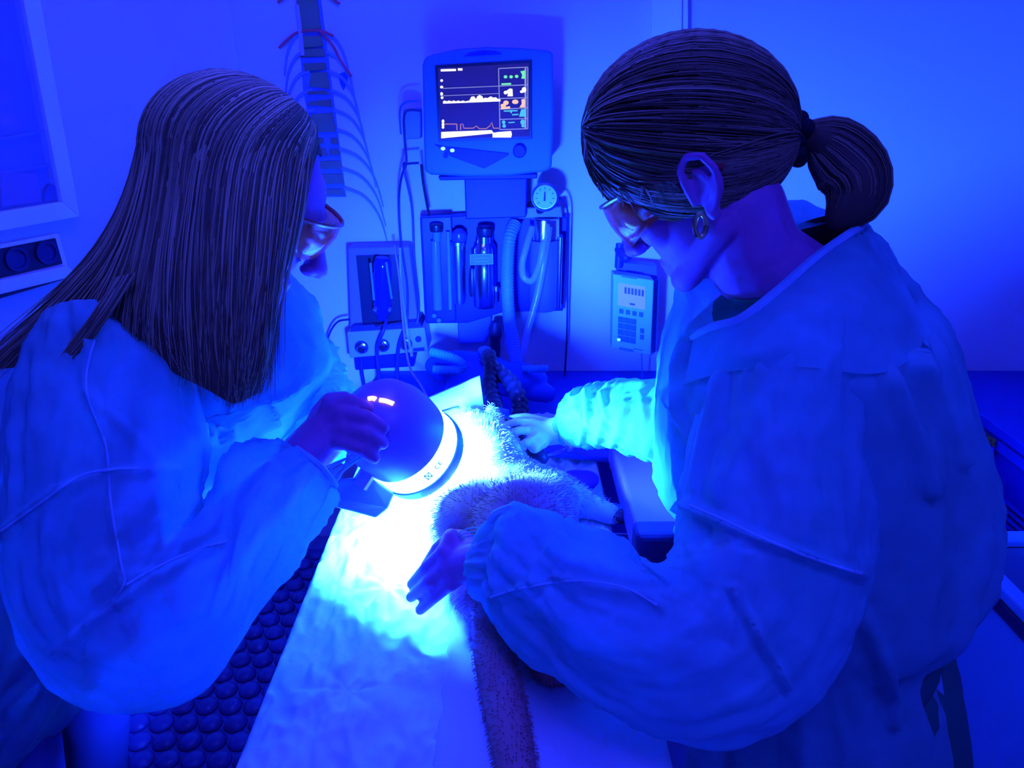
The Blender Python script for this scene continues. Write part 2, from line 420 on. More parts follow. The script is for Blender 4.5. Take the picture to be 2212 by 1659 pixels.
#SECTION monitor
r = thing('patient_monitor', 'blue patient monitor with lit waveform screen mounted on the wall above the vaporizer', 'monitor', W(1052, 385, .1))
dM = .20
hs = [(912, 140), (918, 124), (935, 117), (985, 106), (1050, 101), (1120, 103), (1180, 108), (1195, 113), (1196, 240), (1192, 362), (1180, 371), (1100, 380), (1010, 382), (930, 378), (917, 370), (914, 250)]
hous = MB().prism([W(x, y, dM) for x, y in hs], (0, .13, 0)).build('housing', M_housing, r, False, .008)
MB().prism([W(x, y, dM+.001) for x, y in ((1000, 122), (1015, 114), (1042, 109), (1070, 111), (1085, 117))], (0, -.004, 0)).build('grip_badge', M_blue, hous, False, .001)
scr = MB().prism([W(x, y, dM+.001) for x, y in ((940, 141), (1149, 129), (1149, 300), (947, 306))], (0, -.004, 0)).build('bezel', M_black, r, False, .001)
sc = MB().prism([W(x, y, dM+.005) for x, y in ((946, 147), (1143, 136), (1143, 294), (953, 300))], (0, -.002, 0)).build('screen', M_screen, r, False)
def em(n, c, s): return mat('glow_'+n, (.02, .02, .02), emit=c, estr=s*.5)
E_w = em('white', (1, 1, 1), .14); E_g = em('grey', (.25, .28, .55), .12); E_o = em('orange', (1, .42, .14), .055); E_oo = em('bright_orange', (1, .62, .25), .12)
E_gr = em('green', (.2, 1, .35), .11); E_cy = em('cyan', (.1, .75, .9), .09)
def blobs(name, lst, m, d=dM+.008, par=None):
    for it in lst:
        b = MB()
        if it[0] == 'l':
            _, th, pl = it; L_ = []; R_ = []
            for i, (x, y) in enumerate(pl):
                x0, y0 = pl[max(i-1, 0)]; x1, y1 = pl[min(i+1, len(pl)-1)]
                if (x0, y0) == (x1, y1): x0, y0 = pl[i]
                l_ = math.hypot(x1-x0, y1-y0) or 1; nx, ny = -(y1-y0)/l_*th/2, (x1-x0)/l_*th/2
                L_.append(W(x+nx, y+ny, d)); R_.append(W(x-nx, y-ny, d))
            n = len(pl); b.add(L_+R_, [(i, i+1, n+i+1, n+i) for i in range(n-1)])
        elif it[0] == 'p': b.prism([W(x, y, d) for x, y in it[1]], (0, -.0008, 0))
        else:
            _, cx, cy, rx, ry = it
            b.prism([W(cx+rx*math.cos(a*math.pi/6), cy+ry*math.sin(a*math.pi/6), d) for a in range(12)], (0, -.0008, 0))
        o = b.build(name, m, par or sc, False)
    return o
wf = [(957, 224), (957, 219)]+[(960+i*5, 217+(i % 2)*2) for i in range(10)]+[(1014, 217), (1018, 209), (1024, 208), (1028, 214), (1031, 208), (1036, 205), (1042, 208), (1044, 213), (1048, 211), (1053, 212), (1060, 208), (1066, 211), (1071, 210), (1076, 214), (1081, 214), (1081, 219)]
blobs('capnogram_trace', [('p', wf)], E_w)
blobs('status_mark', [('l', 5, [(952, 152), (985, 151)]), ('l', 5, [(989, 150), (999, 150)]), ('e', 954, 174, 3, 3), ('e', 954, 188, 3.5, 3), ('e', 954, 203, 3, 4), ('e', 955, 211, 3, 3),
                      ('e', 957, 262, 3, 4), ('e', 957, 269, 3, 4), ('e', 957, 275, 3, 3), ('p', [(1094, 196), (1101, 191), (1107, 192), (1108, 208), (1096, 208), (1097, 203)]), ('e', 1092, 200, 4, 4), ('e', 1132, 194, 5, 6), ('e', 1127, 198, 4, 3),
                      ('p', [(953, 285), (1062, 281), (1067, 288), (953, 299)]), ('p', [(1064, 287), (1078, 285), (1104, 283), (1106, 290), (1104, 297), (1064, 297)])], E_w)
blobs('grid_line', [('l', 1.6, [(957, 191), (1078, 186)]), ('l', 1.4, [(957, 207), (1078, 202)]), ('l', 2, [(1077, 148), (1140, 145)]), ('l', 2, [(1140, 145), (1140, 278)]), ('l', 2, [(1140, 278), (1080, 280)]), ('l', 2, [(1080, 280), (1077, 148)]), ('l', 2, [(1077, 186), (1140, 183)]), ('l', 2, [(1077, 213), (1140, 211)]), ('l', 2, [(1078, 236), (1140, 233)]), ('l', 2, [(1079, 258), (1140, 256)]), ('l', 4, [(1135, 147), (1135, 277)])], E_g)
blobs('pressure_trace', [('l', 2.2, [(961, 268), (987, 268)]), ('l', 2.2, [(987, 268), (987, 281)]), ('l', 2.2, [(995, 281), (995, 268), (1000, 268), (1002, 277), (1022, 277), (1029, 272), (1035, 278), (1050, 278), (1058, 272), (1062, 264), (1066, 277), (1078, 277)])], E_o)
blobs('temperature_digits', [('e', 1093, 222, 6, 5), ('e', 1087, 228, 6, 4), ('e', 1113, 220, 7, 5), ('l', 5, [(1082, 234), (1102, 232)]), ('p', [(1126, 215), (1134, 213), (1134, 232), (1122, 232), (1127, 224)])], E_oo, dM+.0085)
blobs('pulse_digits', [('e', 1092, 166, 4, 3.5), ('e', 1104, 166, 4, 3.5), ('e', 1116, 165, 4, 3.5), ('l', 4, [(1083, 182), (1104, 181)]), ('p', [(1124, 154), (1134, 152), (1135, 170), (1126, 170), (1128, 162)])], E_gr, dM+.0085)
blobs('pressure_digits', [('l', 3, [(1088, 240), (1118, 239)]), ('l', 3, [(1106, 248), (1120, 247)]), ('e', 1104, 241, 2, 4), ('p', [(1126, 236), (1136, 236), (1136, 252), (1121, 252)]), ('e', 1088, 264, 4, 4), ('e', 1089, 272, 4, 4), ('l', 2.5, [(1098, 265), (1112, 264)]), ('e', 1129, 264, 5, 6), ('e', 1130, 272, 4, 3)], E_cy, dM+.0085)
MB().prism([W(x, y, dM+.001) for x, y in ((938, 311), (960, 316), (1098, 331), (1099, 335), (1046, 364), (975, 338))], (0, -.003, 0)).build('control_panel', M_blue, r, False, .001)
for x, y in ((957, 321), (977, 325)):
    blobs('indicator_led', [('e', x, y, 5, 4)], em('led', (.35, 1, .8), .16), dM+.006, r)
c = W(1122, 326, dM+.001); MB().lathe([(.018, 0), (.018, .012), (.015, .016), (0, .016)], c, (0, -1, 0), 24).build('control_knob', M_blue, r)
c = W(963, 336, dM+.001); MB().lathe([(.007, 0), (.007, .006), (0, .006)], c, (0, -1, 0), 16).build('button', M_blue, r)
MB().prism([W(x, y, .19) for x, y in ((946, 381), (1162, 375), (1160, 386), (950, 390))], (0, .10, 0)).build('tray', M_blue, r, False, .003)
MB().prism([W(x, y, .15) for x, y in ((1003, 386), (1139, 384), (1137, 470), (1006, 474))], (0, .15, 0)).build('wall_bracket', M_blue, r, False, .004)
MB().prism([W(x, y, .12) for x, y in ((870, 236), (908, 233), (909, 300), (873, 302))], (0, .05, 0)).build('cable_port_block', mat('port_plastic', (.18, .26, .72), .5), r, False, .006)
def cable(name, pl, rad, m, label, d=.1, n=40, sag=None):
    pts = cr([p if isinstance(p, V) else (W(p[0], p[1], p[2]) if len(p) > 2 else W(p[0], p[1], d)) for p in pl], n)
    return tag(MB().tube(pts, rad, 8).build(name, m), label, 'cable')
cable('sensor_cable', [(908, 240, .13), (885, 238, .14), (873, 250, .14), (874, 300, .14), (878, 350, .13), (868, 380, .12), (862, 430, .1), (866, 520, .1), (880, 620, .1), (880, 700, .12)], .0035, M_dark, 'dark sensor cable looping from the monitor side down past the bellows')
cable('sensor_cable', [(905, 218, .12), (875, 222, .12), (864, 240, .1), (866, 290, .1)], .003, M_housing, 'short blue cable curling out above the port block of the monitor')
cable('sensor_cable', [(905, 352, .13), (880, 354, .13), (872, 362, .12), (890, 450, .11), (895, 560, .11), (905, 660, .11), (900, 700, .12)], .0035, M_dark, 'dark cable running straight down between the bellows and the flow meter')
cable('sensor_cable', [(910, 355, .13), (915, 400, .12), (927, 466, .1)], .004, M_black, 'short black cable from the monitor corner to the flow meter panel')

#SECTION anaesthetic panel
r = thing('anaesthetic_machine', 'blue wall-mounted anaesthetic machine panel with flow meters and chrome vaporizer', 'machine', W(1060, 690))
dA = .06
MB().prism([W(x, y, dA) for x, y in ((907, 470), (1000, 466), (1040, 458), (1095, 460), (1226, 470), (1216, 672), (1090, 674), (1010, 698), (918, 699))], (0, .06, 0)).build('back_panel', M_blue, r, False, .003)
MB().prism([W(x, y, dA+.03) for x, y in ((909, 470), (975, 468), (985, 695), (922, 697))], (0, .029, 0)).build('flow_meter_block', mat('meter_blue', (.006, .012, .36), .4), r, False, .003)
def vt(x, y0, y1, rad, d, name, m, prof=None, seg=20):
    a = W(x, y1, d); b = W(x, y0, d); b.x = a.x; b.y = a.y; h = (b-a).length
    pr = [(rr*rad, hh*h) for rr, hh in (prof or [(1, 0), (1, 1)])]
    return MB().lathe(pr, a, (0, 0, 1), seg).build(name, m, r)
fm = vt(946, 520, 668, .0145, dA+.05, 'flow_tube', mat('flow_glass', (.10, .20, .72), .15, spec=.8))
vt(943, 482, 500, .019, dA+.05, 'tube_cap', M_black, [(1, 0), (1.1, .3), (1.1, .8), (.6, 1)])
vt(944, 498, 522, .013, dA+.05, 'tube_collar', M_palehose, [(.8, 0), (1, .4), (1.1, 1)])
vt(973, 500, 668, .006, dA+.045, 'rail', M_palehose)
for x, y in ((938, 682), (948, 692)):
    MB().ell(W(x, y, dA+.045), (.008, .008, .008)).build('flow_knob', M_palehose, r)
vt(993, 520, 655, .020, dA+.045, 'pressure_column', M_steel, [(.8, 0), (.9, .1), (.9, .55), (1, .6), (1, .93), (1.25, .94), (1.25, .99), (.9, 1)])
vt(992, 494, 520, .024, dA+.045, 'valve_dome', mat('valve_blue', (.05, .06, .5), .2), [(.9, 0), (1, .3), (.9, .7), (.4, 1)])
vp = vt(1048, 508, 662, .036, dA+.05, 'vaporizer', M_chrome, [(.92, 0), (1, .03), (1, .55), (.97, .58), (1, .62), (1, .82), (.9, .86), (.72, .9), (.72, .99), (.6, 1)], 32)
vt(1048, 488, 508, .026, dA+.05, 'vaporizer_dial', M_black, [(.9, 0), (1, .2), (1, .8), (.7, 1)])
MB().prism([W(x, y, dA+.092) for x, y in ((1014, 549), (1065, 548), (1066, 571), (1015, 573))], (0, .004, 0)).build('name_plate', mat('plate_blue', (.05, .10, .55), .4), r, False, .001)
pf = MB()
for a, b in (((1016, 550), (1064, 549)), ((1016, 572), (1065, 570)), ((1016, 550), (1016, 572)), ((1064, 549), (1065, 571)), ((1022, 558), (1058, 557)), ((1024, 565), (1056, 564))):
    pf.tube([W(*a, dA+.0935), W(*b, dA+.0935)], .0009, 4)
pf.build('plate_print', mat('plate_line', (.25, .45, .8), .4), r)
vt(1021, 580, 640, .012, dA+.06, 'spindle', M_black, [(.7, 0), (1, .2), (1, .7), (.6, 1)])
vt(1072, 618, 660, .006, dA+.07, 'drain_cock', M_chrome, [(.6, 0), (.8, .7), (1.4, .75), (1.2, 1)])
can = vt(1172, 518, 668, .043, dA+.055, 'absorber_canister', mat('canister', (.10, .11, .55), .35), [(.9, 0), (1, .03), (1, .97), (.95, 1)], 32)
vt(1176, 470, 515, .045, dA+.05, 'canister_head', M_chrome, [(1, 0), (1.02, .1), (1, .2), (.98, .95), (.9, 1)], 32)
vt(1207, 512, 665, .0065, dA+.075, 'clamp_rod', M_chrome)
MB().prism([W(x, y, dA+.06) for x, y in ((1098, 450), (1212, 446), (1216, 470), (1096, 474))], (0, .06, 0)).build('manifold_block', mat('manifold', (.14, .16, .55), .4), r, False, .004)
MB().prism([W(x, y, .05) for x, y in ((1000, 690), (1058, 676), (1062, 690), (1052, 740), (990, 745), (988, 700))], (0, .05, 0)).build('lower_guard', mat('guard', (.10, .14, .62), .5), r, False, .006)
vt(1070, 695, 770, .021, .13, 'valve_stem', M_dark, [(.7, 0), (.8, .25), (.75, .5), (1, .6), (1, .8), (.6, 1)])
g = thing('pressure_gauge', 'round white dial pressure gauge on a black elbow above the absorber canister', 'gauge', W(1176, 445, .12))
MB().lathe([(.040, 0), (.041, .02), (.036, .022), (.034, .018), (0, .018)], W(1177, 425, .13), (0, -1, .05), 32).build('case', M_steel, g)
MB().lathe([(.033, 0), (.033, .002), (0, .002)], W(1177, 425, .149), (0, -1, .05), 32).build('dial', mat('dial_white', (.35, .62, .85), .5), g)
MB().tube([W(1176, 434, .153), W(1177, 414, .153)], [.003, .0018], 6).build('needle', M_black, g)
tk = MB()
for k in range(9):
    a = math.radians(-225+k*33.75); x, y = 1177+21*math.cos(a), 425+21*math.sin(a); x2, y2 = 1177+16*math.cos(a), 425+16*math.sin(a); tk.tube([W(x, y, .152), W(x2, y2, .152)], .0012, 4)
tk.build('scale_marks', M_dark, g)
MB().chain([(W(1150, 446, .09), .017), (W(1162, 456, .1), .02), (W(1172, 448, .12), .013)]).build('elbow_fitting', M_black, g)
# hoses
def hose(name, pl, rad, m, label, rib=0, pitch=.008, n=60, cat='hose'):
    pts = cr([p if isinstance(p, V) else W(*p) for p in pl], n)
    if rib:
        L = [0]
        for a, b in zip(pts[:-1], pts[1:]): L.append(L[-1]+(b-a).length)
        k = int(L[-1]/pitch)*4; q = []; rs = []; j = 0
        for i in range(k+1):
            s = L[-1]*i/k
            while j < n-2 and L[j+1] < s: j += 1
            u = (s-L[j])/max(L[j+1]-L[j], 1e-6); q.append(pts[j].lerp(pts[j+1], u)); rs.append(rad*(1+rib*(-.5+.5*math.sin(2*math.pi*i/4))))
        o = MB().tube(q, rs, 12).build(name, m, auto=0)
    else: o = MB().tube(pts, rad, 12).build(name, m, auto=0)
    return tag(o, label, cat)
hose('breathing_hose', [(1112, 482, .13), (1100, 520, .17), (1096, 600, .18), (1100, 690, .2), (1112, 760, .25), (1122, 812, .3)], .0205, M_palehose, 'thick pale blue corrugated hose hanging in front of the vaporizer', .14, .009)
hose('tubing_loop', [(1150, 490, .14), (1138, 530, .17), (1128, 570, .18), (1132, 600, .19), (1150, 605, .19), (1166, 570, .18), (1175, 520, .17), (1184, 480, .14)], .010, M_clear, 'clear tubing hanging in a U in front of the canister')
hose('tubing_loop', [(1186, 490, .15), (1175, 560, .17), (1160, 640, .18), (1138, 720, .2), (1128, 780, .22)], .011, M_clear, 'clear tube running diagonally down across the canister')
cable('gauge_line', [(1196, 420, .12), (1215, 432, .1), (1226, 455, .08), (1228, 520, .06), (1226, 640, .05), (1224, 740, .05), (1219, 824, .05)], .003, M_dark, 'thin dark line arching from the gauge down the wall')
hose('breathing_hose', [(932, 760, .4), (975, 772, .43), (997, 785, .44), (994, 798, .44), (970, 800, .45), (935, 798, .45)], .0135, mat('bright_hose', (.04, .32, .75), .4), 'light blue ribbed hose bent into a hairpin on the breathing bag', .15, .008)
hose('tubing_bar', [(1130, 797, .4), (1150, 797, .41), (1184, 797, .41)], .011, mat('bright_hose', (0, 0, 0)), 'short light blue ribbed tube end resting beside the breathing bag', .15, .008)
b = thing('breathing_bag', 'blue rubber breathing bag lying on the counter under the vaporizer', 'bag', W(1040, 850, .4))
bm_ = MB().ell(W(1020, 800, .34), (.14, .06, .055), Matrix.Rotation(math.radians(8), 3, 'Y')).ell(W(1110, 820, .36), (.10, .06, .05)).caps(W(1060, 812, .35), .05, W(985, 845, .4), .035).caps(W(1120, 830, .36), .045, W(1180, 850, .4), .028)
remesh(bm_, 'bag_body', mat('bag_blue', (.006, .07, .55), .45), b, .006)
MB().lathe([(.016, 0), (.02, .01), (.02, .03), (.014, .035)], W(1048, 775, .38), (0, -.3, 1), 16).build('neck_ring', M_palehose, b)

#SECTION ventilator
r = thing('ventilator', 'small ventilator with a dark framed bellows over a pale box with three knobs', 'ventilator', W(838, 775))
dV = .10
cb = MB().prism([W(x, y, dV+.02) for x, y in ((749, 718), (917, 708), (925, 759), (755, 774))], (0, .119, 0)).build('control_box', mat('control_pale', (.26, .30, .62), .45), r, False, .004)
for i, (x, y) in enumerate(((781, 750), (827, 746), (876, 742))):
    k = MB().lathe([(.017, 0), (.017, .006), (.012, .008), (.0115, .022), (.009, .025), (0, .025)], W(x, y, dV+.02), (0, -1, 0), 24).build('control_knob', M_chrome, cb)
    MB().lathe([(.022, 0), (.022, .002), (0, .002)], W(x, y, dV+.0205), (0, -1, 0), 24).build('knob_scale', M_dark, k)
MB().lathe([(.010, 0), (.010, .006), (0, .006)], W(904, 732, dV+.02), (0, -1, 0), 16).build('switch', M_dark, cb)
MB().prism([W(x, y, dV+.021) for x, y in ((893, 752), (917, 750), (917, 757), (893, 759))], (0, -.002, 0)).build('label_strip', M_dark, cb, False)
MB().prism([W(x, y, dV-.02) for x, y in ((750, 535), (884, 532), (905, 706), (756, 716))], (0, .075, 0)).build('bellows_frame', mat('frame_mauve', (.20, .14, .42), .5), r, False, .006)
MB().prism([W(x, y, dV-.016) for x, y in ((770, 552), (862, 550), (878, 690), (784, 700))], (0, -.005, 0)).build('frame_window', M_black, r, False)
def vt2(x, y0, y1, rad, d, name, m, prof=None): 
    a = W(x, y1, d); b = W(x, y0, d); h = (b-a).length
    return MB().lathe([(rr*rad, hh*h) for rr, hh in (prof or [(1, 0), (1, 1)])], a, (b-a), 24).build(name, m, r)
vt2(826, 556, 690, .030, dV+.02, 'bellows', mat('bellows_glass', (.02, .03, .30), .12, metal=.5, spec=.8), [(.5, 0), (.6, .06), (.85, .12), (.9, .2)]+[(.9+.06*(k % 2), .2+k*.06) for k in range(1, 12)]+[(.9, .92), (.7, 1)])
for x0, y0, x1, y1 in ((800, 568, 808, 648), (834, 566, 846, 645)):
    MB().tube([W(x0, y0, dV+.055), W(x1, y1, dV+.055)], .0038, 8).build('guide_rod', M_palehose, r)
for x, y in ((812, 668), (842, 668)):
    MB().lathe([(.008, 0), (.009, .004), (.004, .01), (0, .01)], W(x, y, dV+.04), (0, -1, 0), 12).build('wing_nut', M_steel, r)
MB().prism([W(x, y, dV+.012) for x, y in ((762, 704), (905, 694), (912, 708), (755, 718))], (0, .11, 0)).build('top_tray', M_dark, r, False, .002)
MB().tube([W(810, 703, dV+.016), W(870, 697, dV+.016)], .004, 8).build('tray_rail', M_chrome, r)
MB().prism([W(x, y, .04) for x, y in ((765, 772), (900, 764), (894, 792), (768, 800))], (0, .04, 0)).build('support_bracket', M_blue, r, False, .003)
cable('power_lead', [(755, 690, .1), (730, 695, .08), (712, 720, .06), (706, 755, .05), (712, 800, .05)], .0035, M_dark, 'dark power lead curving out from the left of the ventilator')
for i, (pl, lb) in enumerate((([(835, 690, .13), (828, 715, .16), (815, 750, .16), (818, 800, .16), (822, 850, .15)], 'dark tube hanging in front of the middle ventilator knob'),
                              ([(873, 715, .15), (862, 745, .15), (858, 790, .15), (862, 850, .15)], 'dark tube hanging between the two right ventilator knobs'),
                              ([(792, 690, .05), (780, 780, .05), (790, 850, .05)], 'dark tube hanging behind the ventilator box'))):
    cable('ventilator_tube', pl, .006, M_dark, lb)
hose('thin_catheter', [(852, 530, .14), (862, 600, .15), (870, 690, .18), (878, 760, .22), (888, 800, .3), (908, 830, .42), (925, 862, .55)], .0035, mat('catheter', (.30, .16, .75), .4), 'thin violet line trailing from the ventilator toward the folded drape', 0)
hose('thin_catheter', [(864, 535, .14), (866, 600, .15), (876, 690, .18), (884, 740, .2), (890, 770, .22)], .005, M_clear, 'clear tube hanging in front of the ventilator knob box', 0)

#SECTION pump
r = thing('infusion_pump', 'pale infusion pump with grey display and keypad beside the right gown', 'pump', W(1368, 765, .08))
dP = .16
def PP(u, v, d=dP):   # u,v in 0..1 on the pump face
    a = V((1325, 592)).lerp(V((1413, 606)), u); b = V((1322, 752)).lerp(V((1406, 768)), u); q = a.lerp(b, v); return W(q.x, q.y, d)
def pquad(u0, v0, u1, v1, d=dP, th=.003): return MB().prism([PP(u0, v0, d), PP(u1, v0, d), PP(u1, v1, d), PP(u0, v1, d)], (0, -th, 0))
cs = MB().prism([PP(0, 0), PP(1, 0), PP(1, 1), PP(0, 1)], (0, .06, 0)).build('case', M_offwhite, r, False, .004)
pquad(.2, -.012, .58, .02, dP+.0, .002).build('top_latch', M_palehose, cs, False); pquad(.18, .965, .55, 1.0, dP, .002).build('bottom_latch', M_palehose, cs, False)
MB().prism([W(x, y, .10) for x, y in ((1413, 606), (1424, 604), (1418, 758), (1406, 768))], (0, .05, 0)).build('side_panel', M_housing, r, False)
sc2 = pquad(.13, .105, .80, .405, dP+.0, .003).build('display', mat('lcd', (.25, .30, .22), .4, emit=(.18, .30, .30), estr=.032), r, False)
dg = MB()
for i in range(6): dg.add(*[(q.v, q.f) for q in (pquad(.28+i*.085, .15, .28+i*.085+.055, .235, dP+.004, .0008),)][0])
dg.add(*[(q.v, q.f) for q in (pquad(.42, .35, .55, .375, dP+.004, .0008),)][0])
dg.build('display_digits', mat('lcd_ink', (.10, .12, .22), .6), sc2, False)
for i in range(4): pquad(.16+i*.165, .45, .265+i*.165, .51).build('soft_key', M_housing, r, False, .001)
for j in range(4):
    for i in range(3): pquad(.14+i*.155, .555+j*.085, .285+i*.155, .63+j*.085).build('key', mat('key_blue', (.03, .16, .60), .5), r, False, .001)
for j in range(2): pquad(.70, .66+j*.085, .80, .725+j*.085).build('arrow_key', M_housing, r, False, .001)
pquad(.55, .945, .80, .957, dP, .001).build('maker_line', M_housing, r, False)
MB().lathe([(.005, 0), (.005, .003), (0, .003)], PP(.17, .865, dP), (0, -1, 0), 12).build('power_led', em('pump_led', (.2, 1, .85), .2), r)
a = W(1338, 540, .10); b = a.copy(); b.z = PP(.2, 0).z+.01
MB().tube([a+V((0, 0, .02)), b], .012, 12).build('pole', M_blue2, r); MB().chain([(a, .015), (W(1352, 556, .12), .016), (W(1368, 548, .11), .009)]).build('clamp', M_dark, r)
MB().prism([W(x, y, .09) for x, y in ((1336, 566), (1420, 574), (1420, 606), (1334, 594))], (0, .05, 0)).build('upper_body', mat('pump_violet', (.10, .10, .55), .5), r, False, .004)
MB().box(W(1370, 690, .05), (.06, .10, .05)).build('wall_mount', M_blue2, r, False)
MB().tube([W(1386, 764, .12), W(1387, 800, .1), W(1387, 824, .1)], .002, 6).build('drip_line', M_palehose, r)

#SECTION counters
CZ = .66
tag(MB().box(((-.45+.95)/2, WB-.26, CZ-.015), (1.40, .52, .03)).build('worktop', M_blue2, None, False, .003), 'deep blue worktop along the back wall behind the table', 'worktop')
tag(MB().box(((1.38+XR)/2, (.13+WB)/2, CZ-.015), (XR-1.38, WB-.13, .03)).build('worktop', M_blue2, None, False, .003), 'deep blue worktop over the louvred equipment unit', 'worktop')
for i, (x0, x1) in enumerate(((-.27, .13), (.14, .53), (.54, .93))):
    r = thing('base_cabinet', ['deep blue base cabinet under the ventilator', 'deep blue base cabinet under the infusion pump', 'deep blue base cabinet at the open end of the back worktop'][i], 'cabinet', ((x0+x1)/2, WB-.24, 0))
    MB().box(((x0+x1)/2, WB-.235, .33), (x1-x0, .46, .60)).build('body', M_blue, r, False); MB().box(((x0+x1)/2, WB-.235, .015), (x1-x0-.02, .42, .03)).build('plinth', M_dark, r, False)
    d_ = MB().box(((x0+x1)/2, WB-.474, .33), (x1-x0-.02, .016, .58)).build('door', M_blue2, r, False, .002)
    MB().tube([V(((x0+x1)/2-.06, WB-.50, .56)), V(((x0+x1)/2+.06, WB-.50, .56))], .006, 8).build('handle', M_steel, d_)
r = thing('equipment_unit', 'blue equipment unit with louvred side and warning sticker under the right worktop', 'machine', (1.6, 1.1, 0))
MB().box(((1.40+XR-.01)/2, 1.24, .315), (XR-1.41, 2.18, .63)).build('body', M_blue, r, False)
MB().box((1.397, 1.24, .60), (.012, 2.18, .03)).build('top_band', M_blue2, r, False, .002)
for i in range(20):
    MB().box((1.394, 1.25, .47-i*.020), (.014, 1.6, .009), Matrix.Rotation(.35, 3, 'Y')).build('louvre', M_blue2, r, False)
def RX(x, y, xx):
    d = D(x, y); return CAM+d*(xx/d.x)
MB().prism([RX(x, y, 1.385) for x, y in ((2098, 912), (2152, 950), (2150, 966), (2098, 930))], (-.003, 0, 0)).build('warning_sticker', mat('sticker_yellow', (.40, .22, .03), .6, var=(60, (.10, .05, .05))), r, False)
MB().prism([RX(x, y, 1.385) for x, y in ((2108, 940), (2148, 968), (2147, 985), (2110, 955))], (-.002, 0, 0)).build('sticker_text_patch', mat('sticker_pale', (.06, .05, .5), .6), r, False)
r = thing('storage_bin', 'pale plastic storage bin with a slotted rim handle in front of the louvred unit', 'bin', (1.15, 1.1, 0))
bx0, bx1, by0, by1, bz = 1.01, 1.33, .82, 1.42, .60
M_bin = mat('bin_plastic', (.10, .38, .62), .5)
mb = MB()
t_ = .012
mb.box(((bx0+bx1)/2, (by0+by1)/2, .01), (bx1-bx0, by1-by0, .02))
for c_, s_ in ((((bx0+t_/2), (by0+by1)/2, bz/2), (t_, by1-by0, bz)), ((bx1-t_/2, (by0+by1)/2, bz/2), (t_, by1-by0, bz)), (((bx0+bx1)/2, by0+t_/2, bz/2), (bx1-bx0, t_, bz)), (((bx0+bx1)/2, by1-t_/2, bz/2), (bx1-bx0, t_, bz))): mb.box(c_, s_)
mb.build('body', M_bin, r, False, .004)
rim = MB()
for c_, s_ in (((bx0+.002, (by0+by1)/2, bz), (.035, by1-by0+.03, .03)), ((bx1+.005, (by0+by1)/2, bz), (.03, by1-by0+.05, .03)), (((bx0+bx1)/2, by0-.008, bz), (bx1-bx0, .04, .03)), (((bx0+bx1)/2, by1+.008, bz), (bx1-bx0, .04, .03))): rim.box(c_, s_)
rim.build('rim', M_bin, r, False, .008)
MB().box((bx0-.0015, 1.12, bz-.040), (.010, .36, .032)).build('handle_slot', M_dark, r, False, .008)

#SECTION table
TX0, TX1, TY0, TY1, TZ = -.30, .165, .42, 1.52, .865
r = thing('operating_table', 'narrow operating table on a column beneath the pale drape', 'table', (-.06, .95, 0))
MB().box(((TX0+TX1)/2, (TY0+TY1)/2, TZ-.035), (TX1-TX0-.01, TY1-TY0-.01, .05)).build('tabletop', M_steel, r, False, .008)
MB().box((-.06, 1.0, TZ-.08), (.30, .7, .05)).build('top_frame', M_steel, r, False, .004)
MB().box((-.06, 1.0, .42), (.16, .2, .68)).build('column', M_steel, r, False, .01)
MB().box((-.06, 1.0, .04), (.42, .8, .08)).build('base', M_dark, r, False, .02)
rs_ = MB(); yb0, yb1, xb0, xb1, zb = .93, 1.27, .185, .255, .945
rs_.prism([V((xb0, yb0+.03, zb-.06)), V((xb0, yb1, zb-.06)), V((xb0, yb1, zb)), V((xb0, yb0, zb)), V((xb0, yb0-.005, zb-.03))], (xb1-xb0, 0, 0))
sp_ = rs_.build('side_pad', mat('side_pad_vinyl', (.34, .12, .46), .5), r, False, .008)
MB().box(((xb0+xb1)/2, yb0+.012, zb-.03), (xb1-xb0+.006, .045, .07)).build('pad_end_cap', mat('cap_dark', (.06, .02, .10), .6), sp_, False, .01)
MB().box((.262, yb0+.05, zb-.035), (.022, .12, .05)).build('pad_clamp', mat('cap_dark', (0, 0, 0)), sp_, False, .006)
MB().tube([V((.16, 1.1, TZ-.04)), V((.215, 1.1, TZ-.04)), V((.22, 1.1, zb-.05))], .01, 8).build('pad_arm', M_steel, r)

# crinkled drape
def sheet(x0, x1, y0, y1, z, nx, ny, amp, sc, drop, name, m, label, cat, seed=0, th=.002, radial=None):
    vs = []; fs = []
    for j in range(ny):
        for i in range(nx):
            u = i/(nx-1); v = j/(ny-1); x = x0-drop+(x1-x0+2*drop)*u; y = y0+(y1-y0)*v
            q = V((x*sc*1.4+seed, y*sc*.8, seed)); zz = z+th+amp*(1-abs(noise.noise(q))*2.4)*.5+amp*.5*(1-abs(noise.noise(q*2.4))*2.2)*.5+amp*.5
            if radial:
                for (rx, ry, ra) in radial:
                    dx, dy = x-rx, y-ry; rr = math.hypot(dx, dy); an = math.atan2(dy, dx)
                    if rr < .16: zz += ra*math.exp(-(rr/.07)**2)*(.35+.65*abs(math.sin(an*4+seed)))
            if x < x0: e = x0-x; x = x0-.004-.10*e; zz = z-e+amp*.3
            elif x > x1: e = x-x1; x = x1+.004+.10*e; zz = z-e+amp*.3
            vs.append(V((x, y, zz)))
    for j in range(ny-1):
        for i in range(nx-1): fs.append((j*nx+i, j*nx+i+1, (j+1)*nx+i+1, (j+1)*nx+i))
    o = MB().add(vs, fs).build(name, m, None, auto=0)
    return tag(o, label, cat)
sheet(TX0, TX1, TY0, TY1, TZ-.006, 170, 400, .014, 17, .035, 'table_drape', M_drape, 'crinkled pale paper drape covering the operating table', 'drape', 3, radial=[(pz(840, 1290, TZ).x, pz(840, 1290, TZ).y, .012), (-.2, .7, .008)])
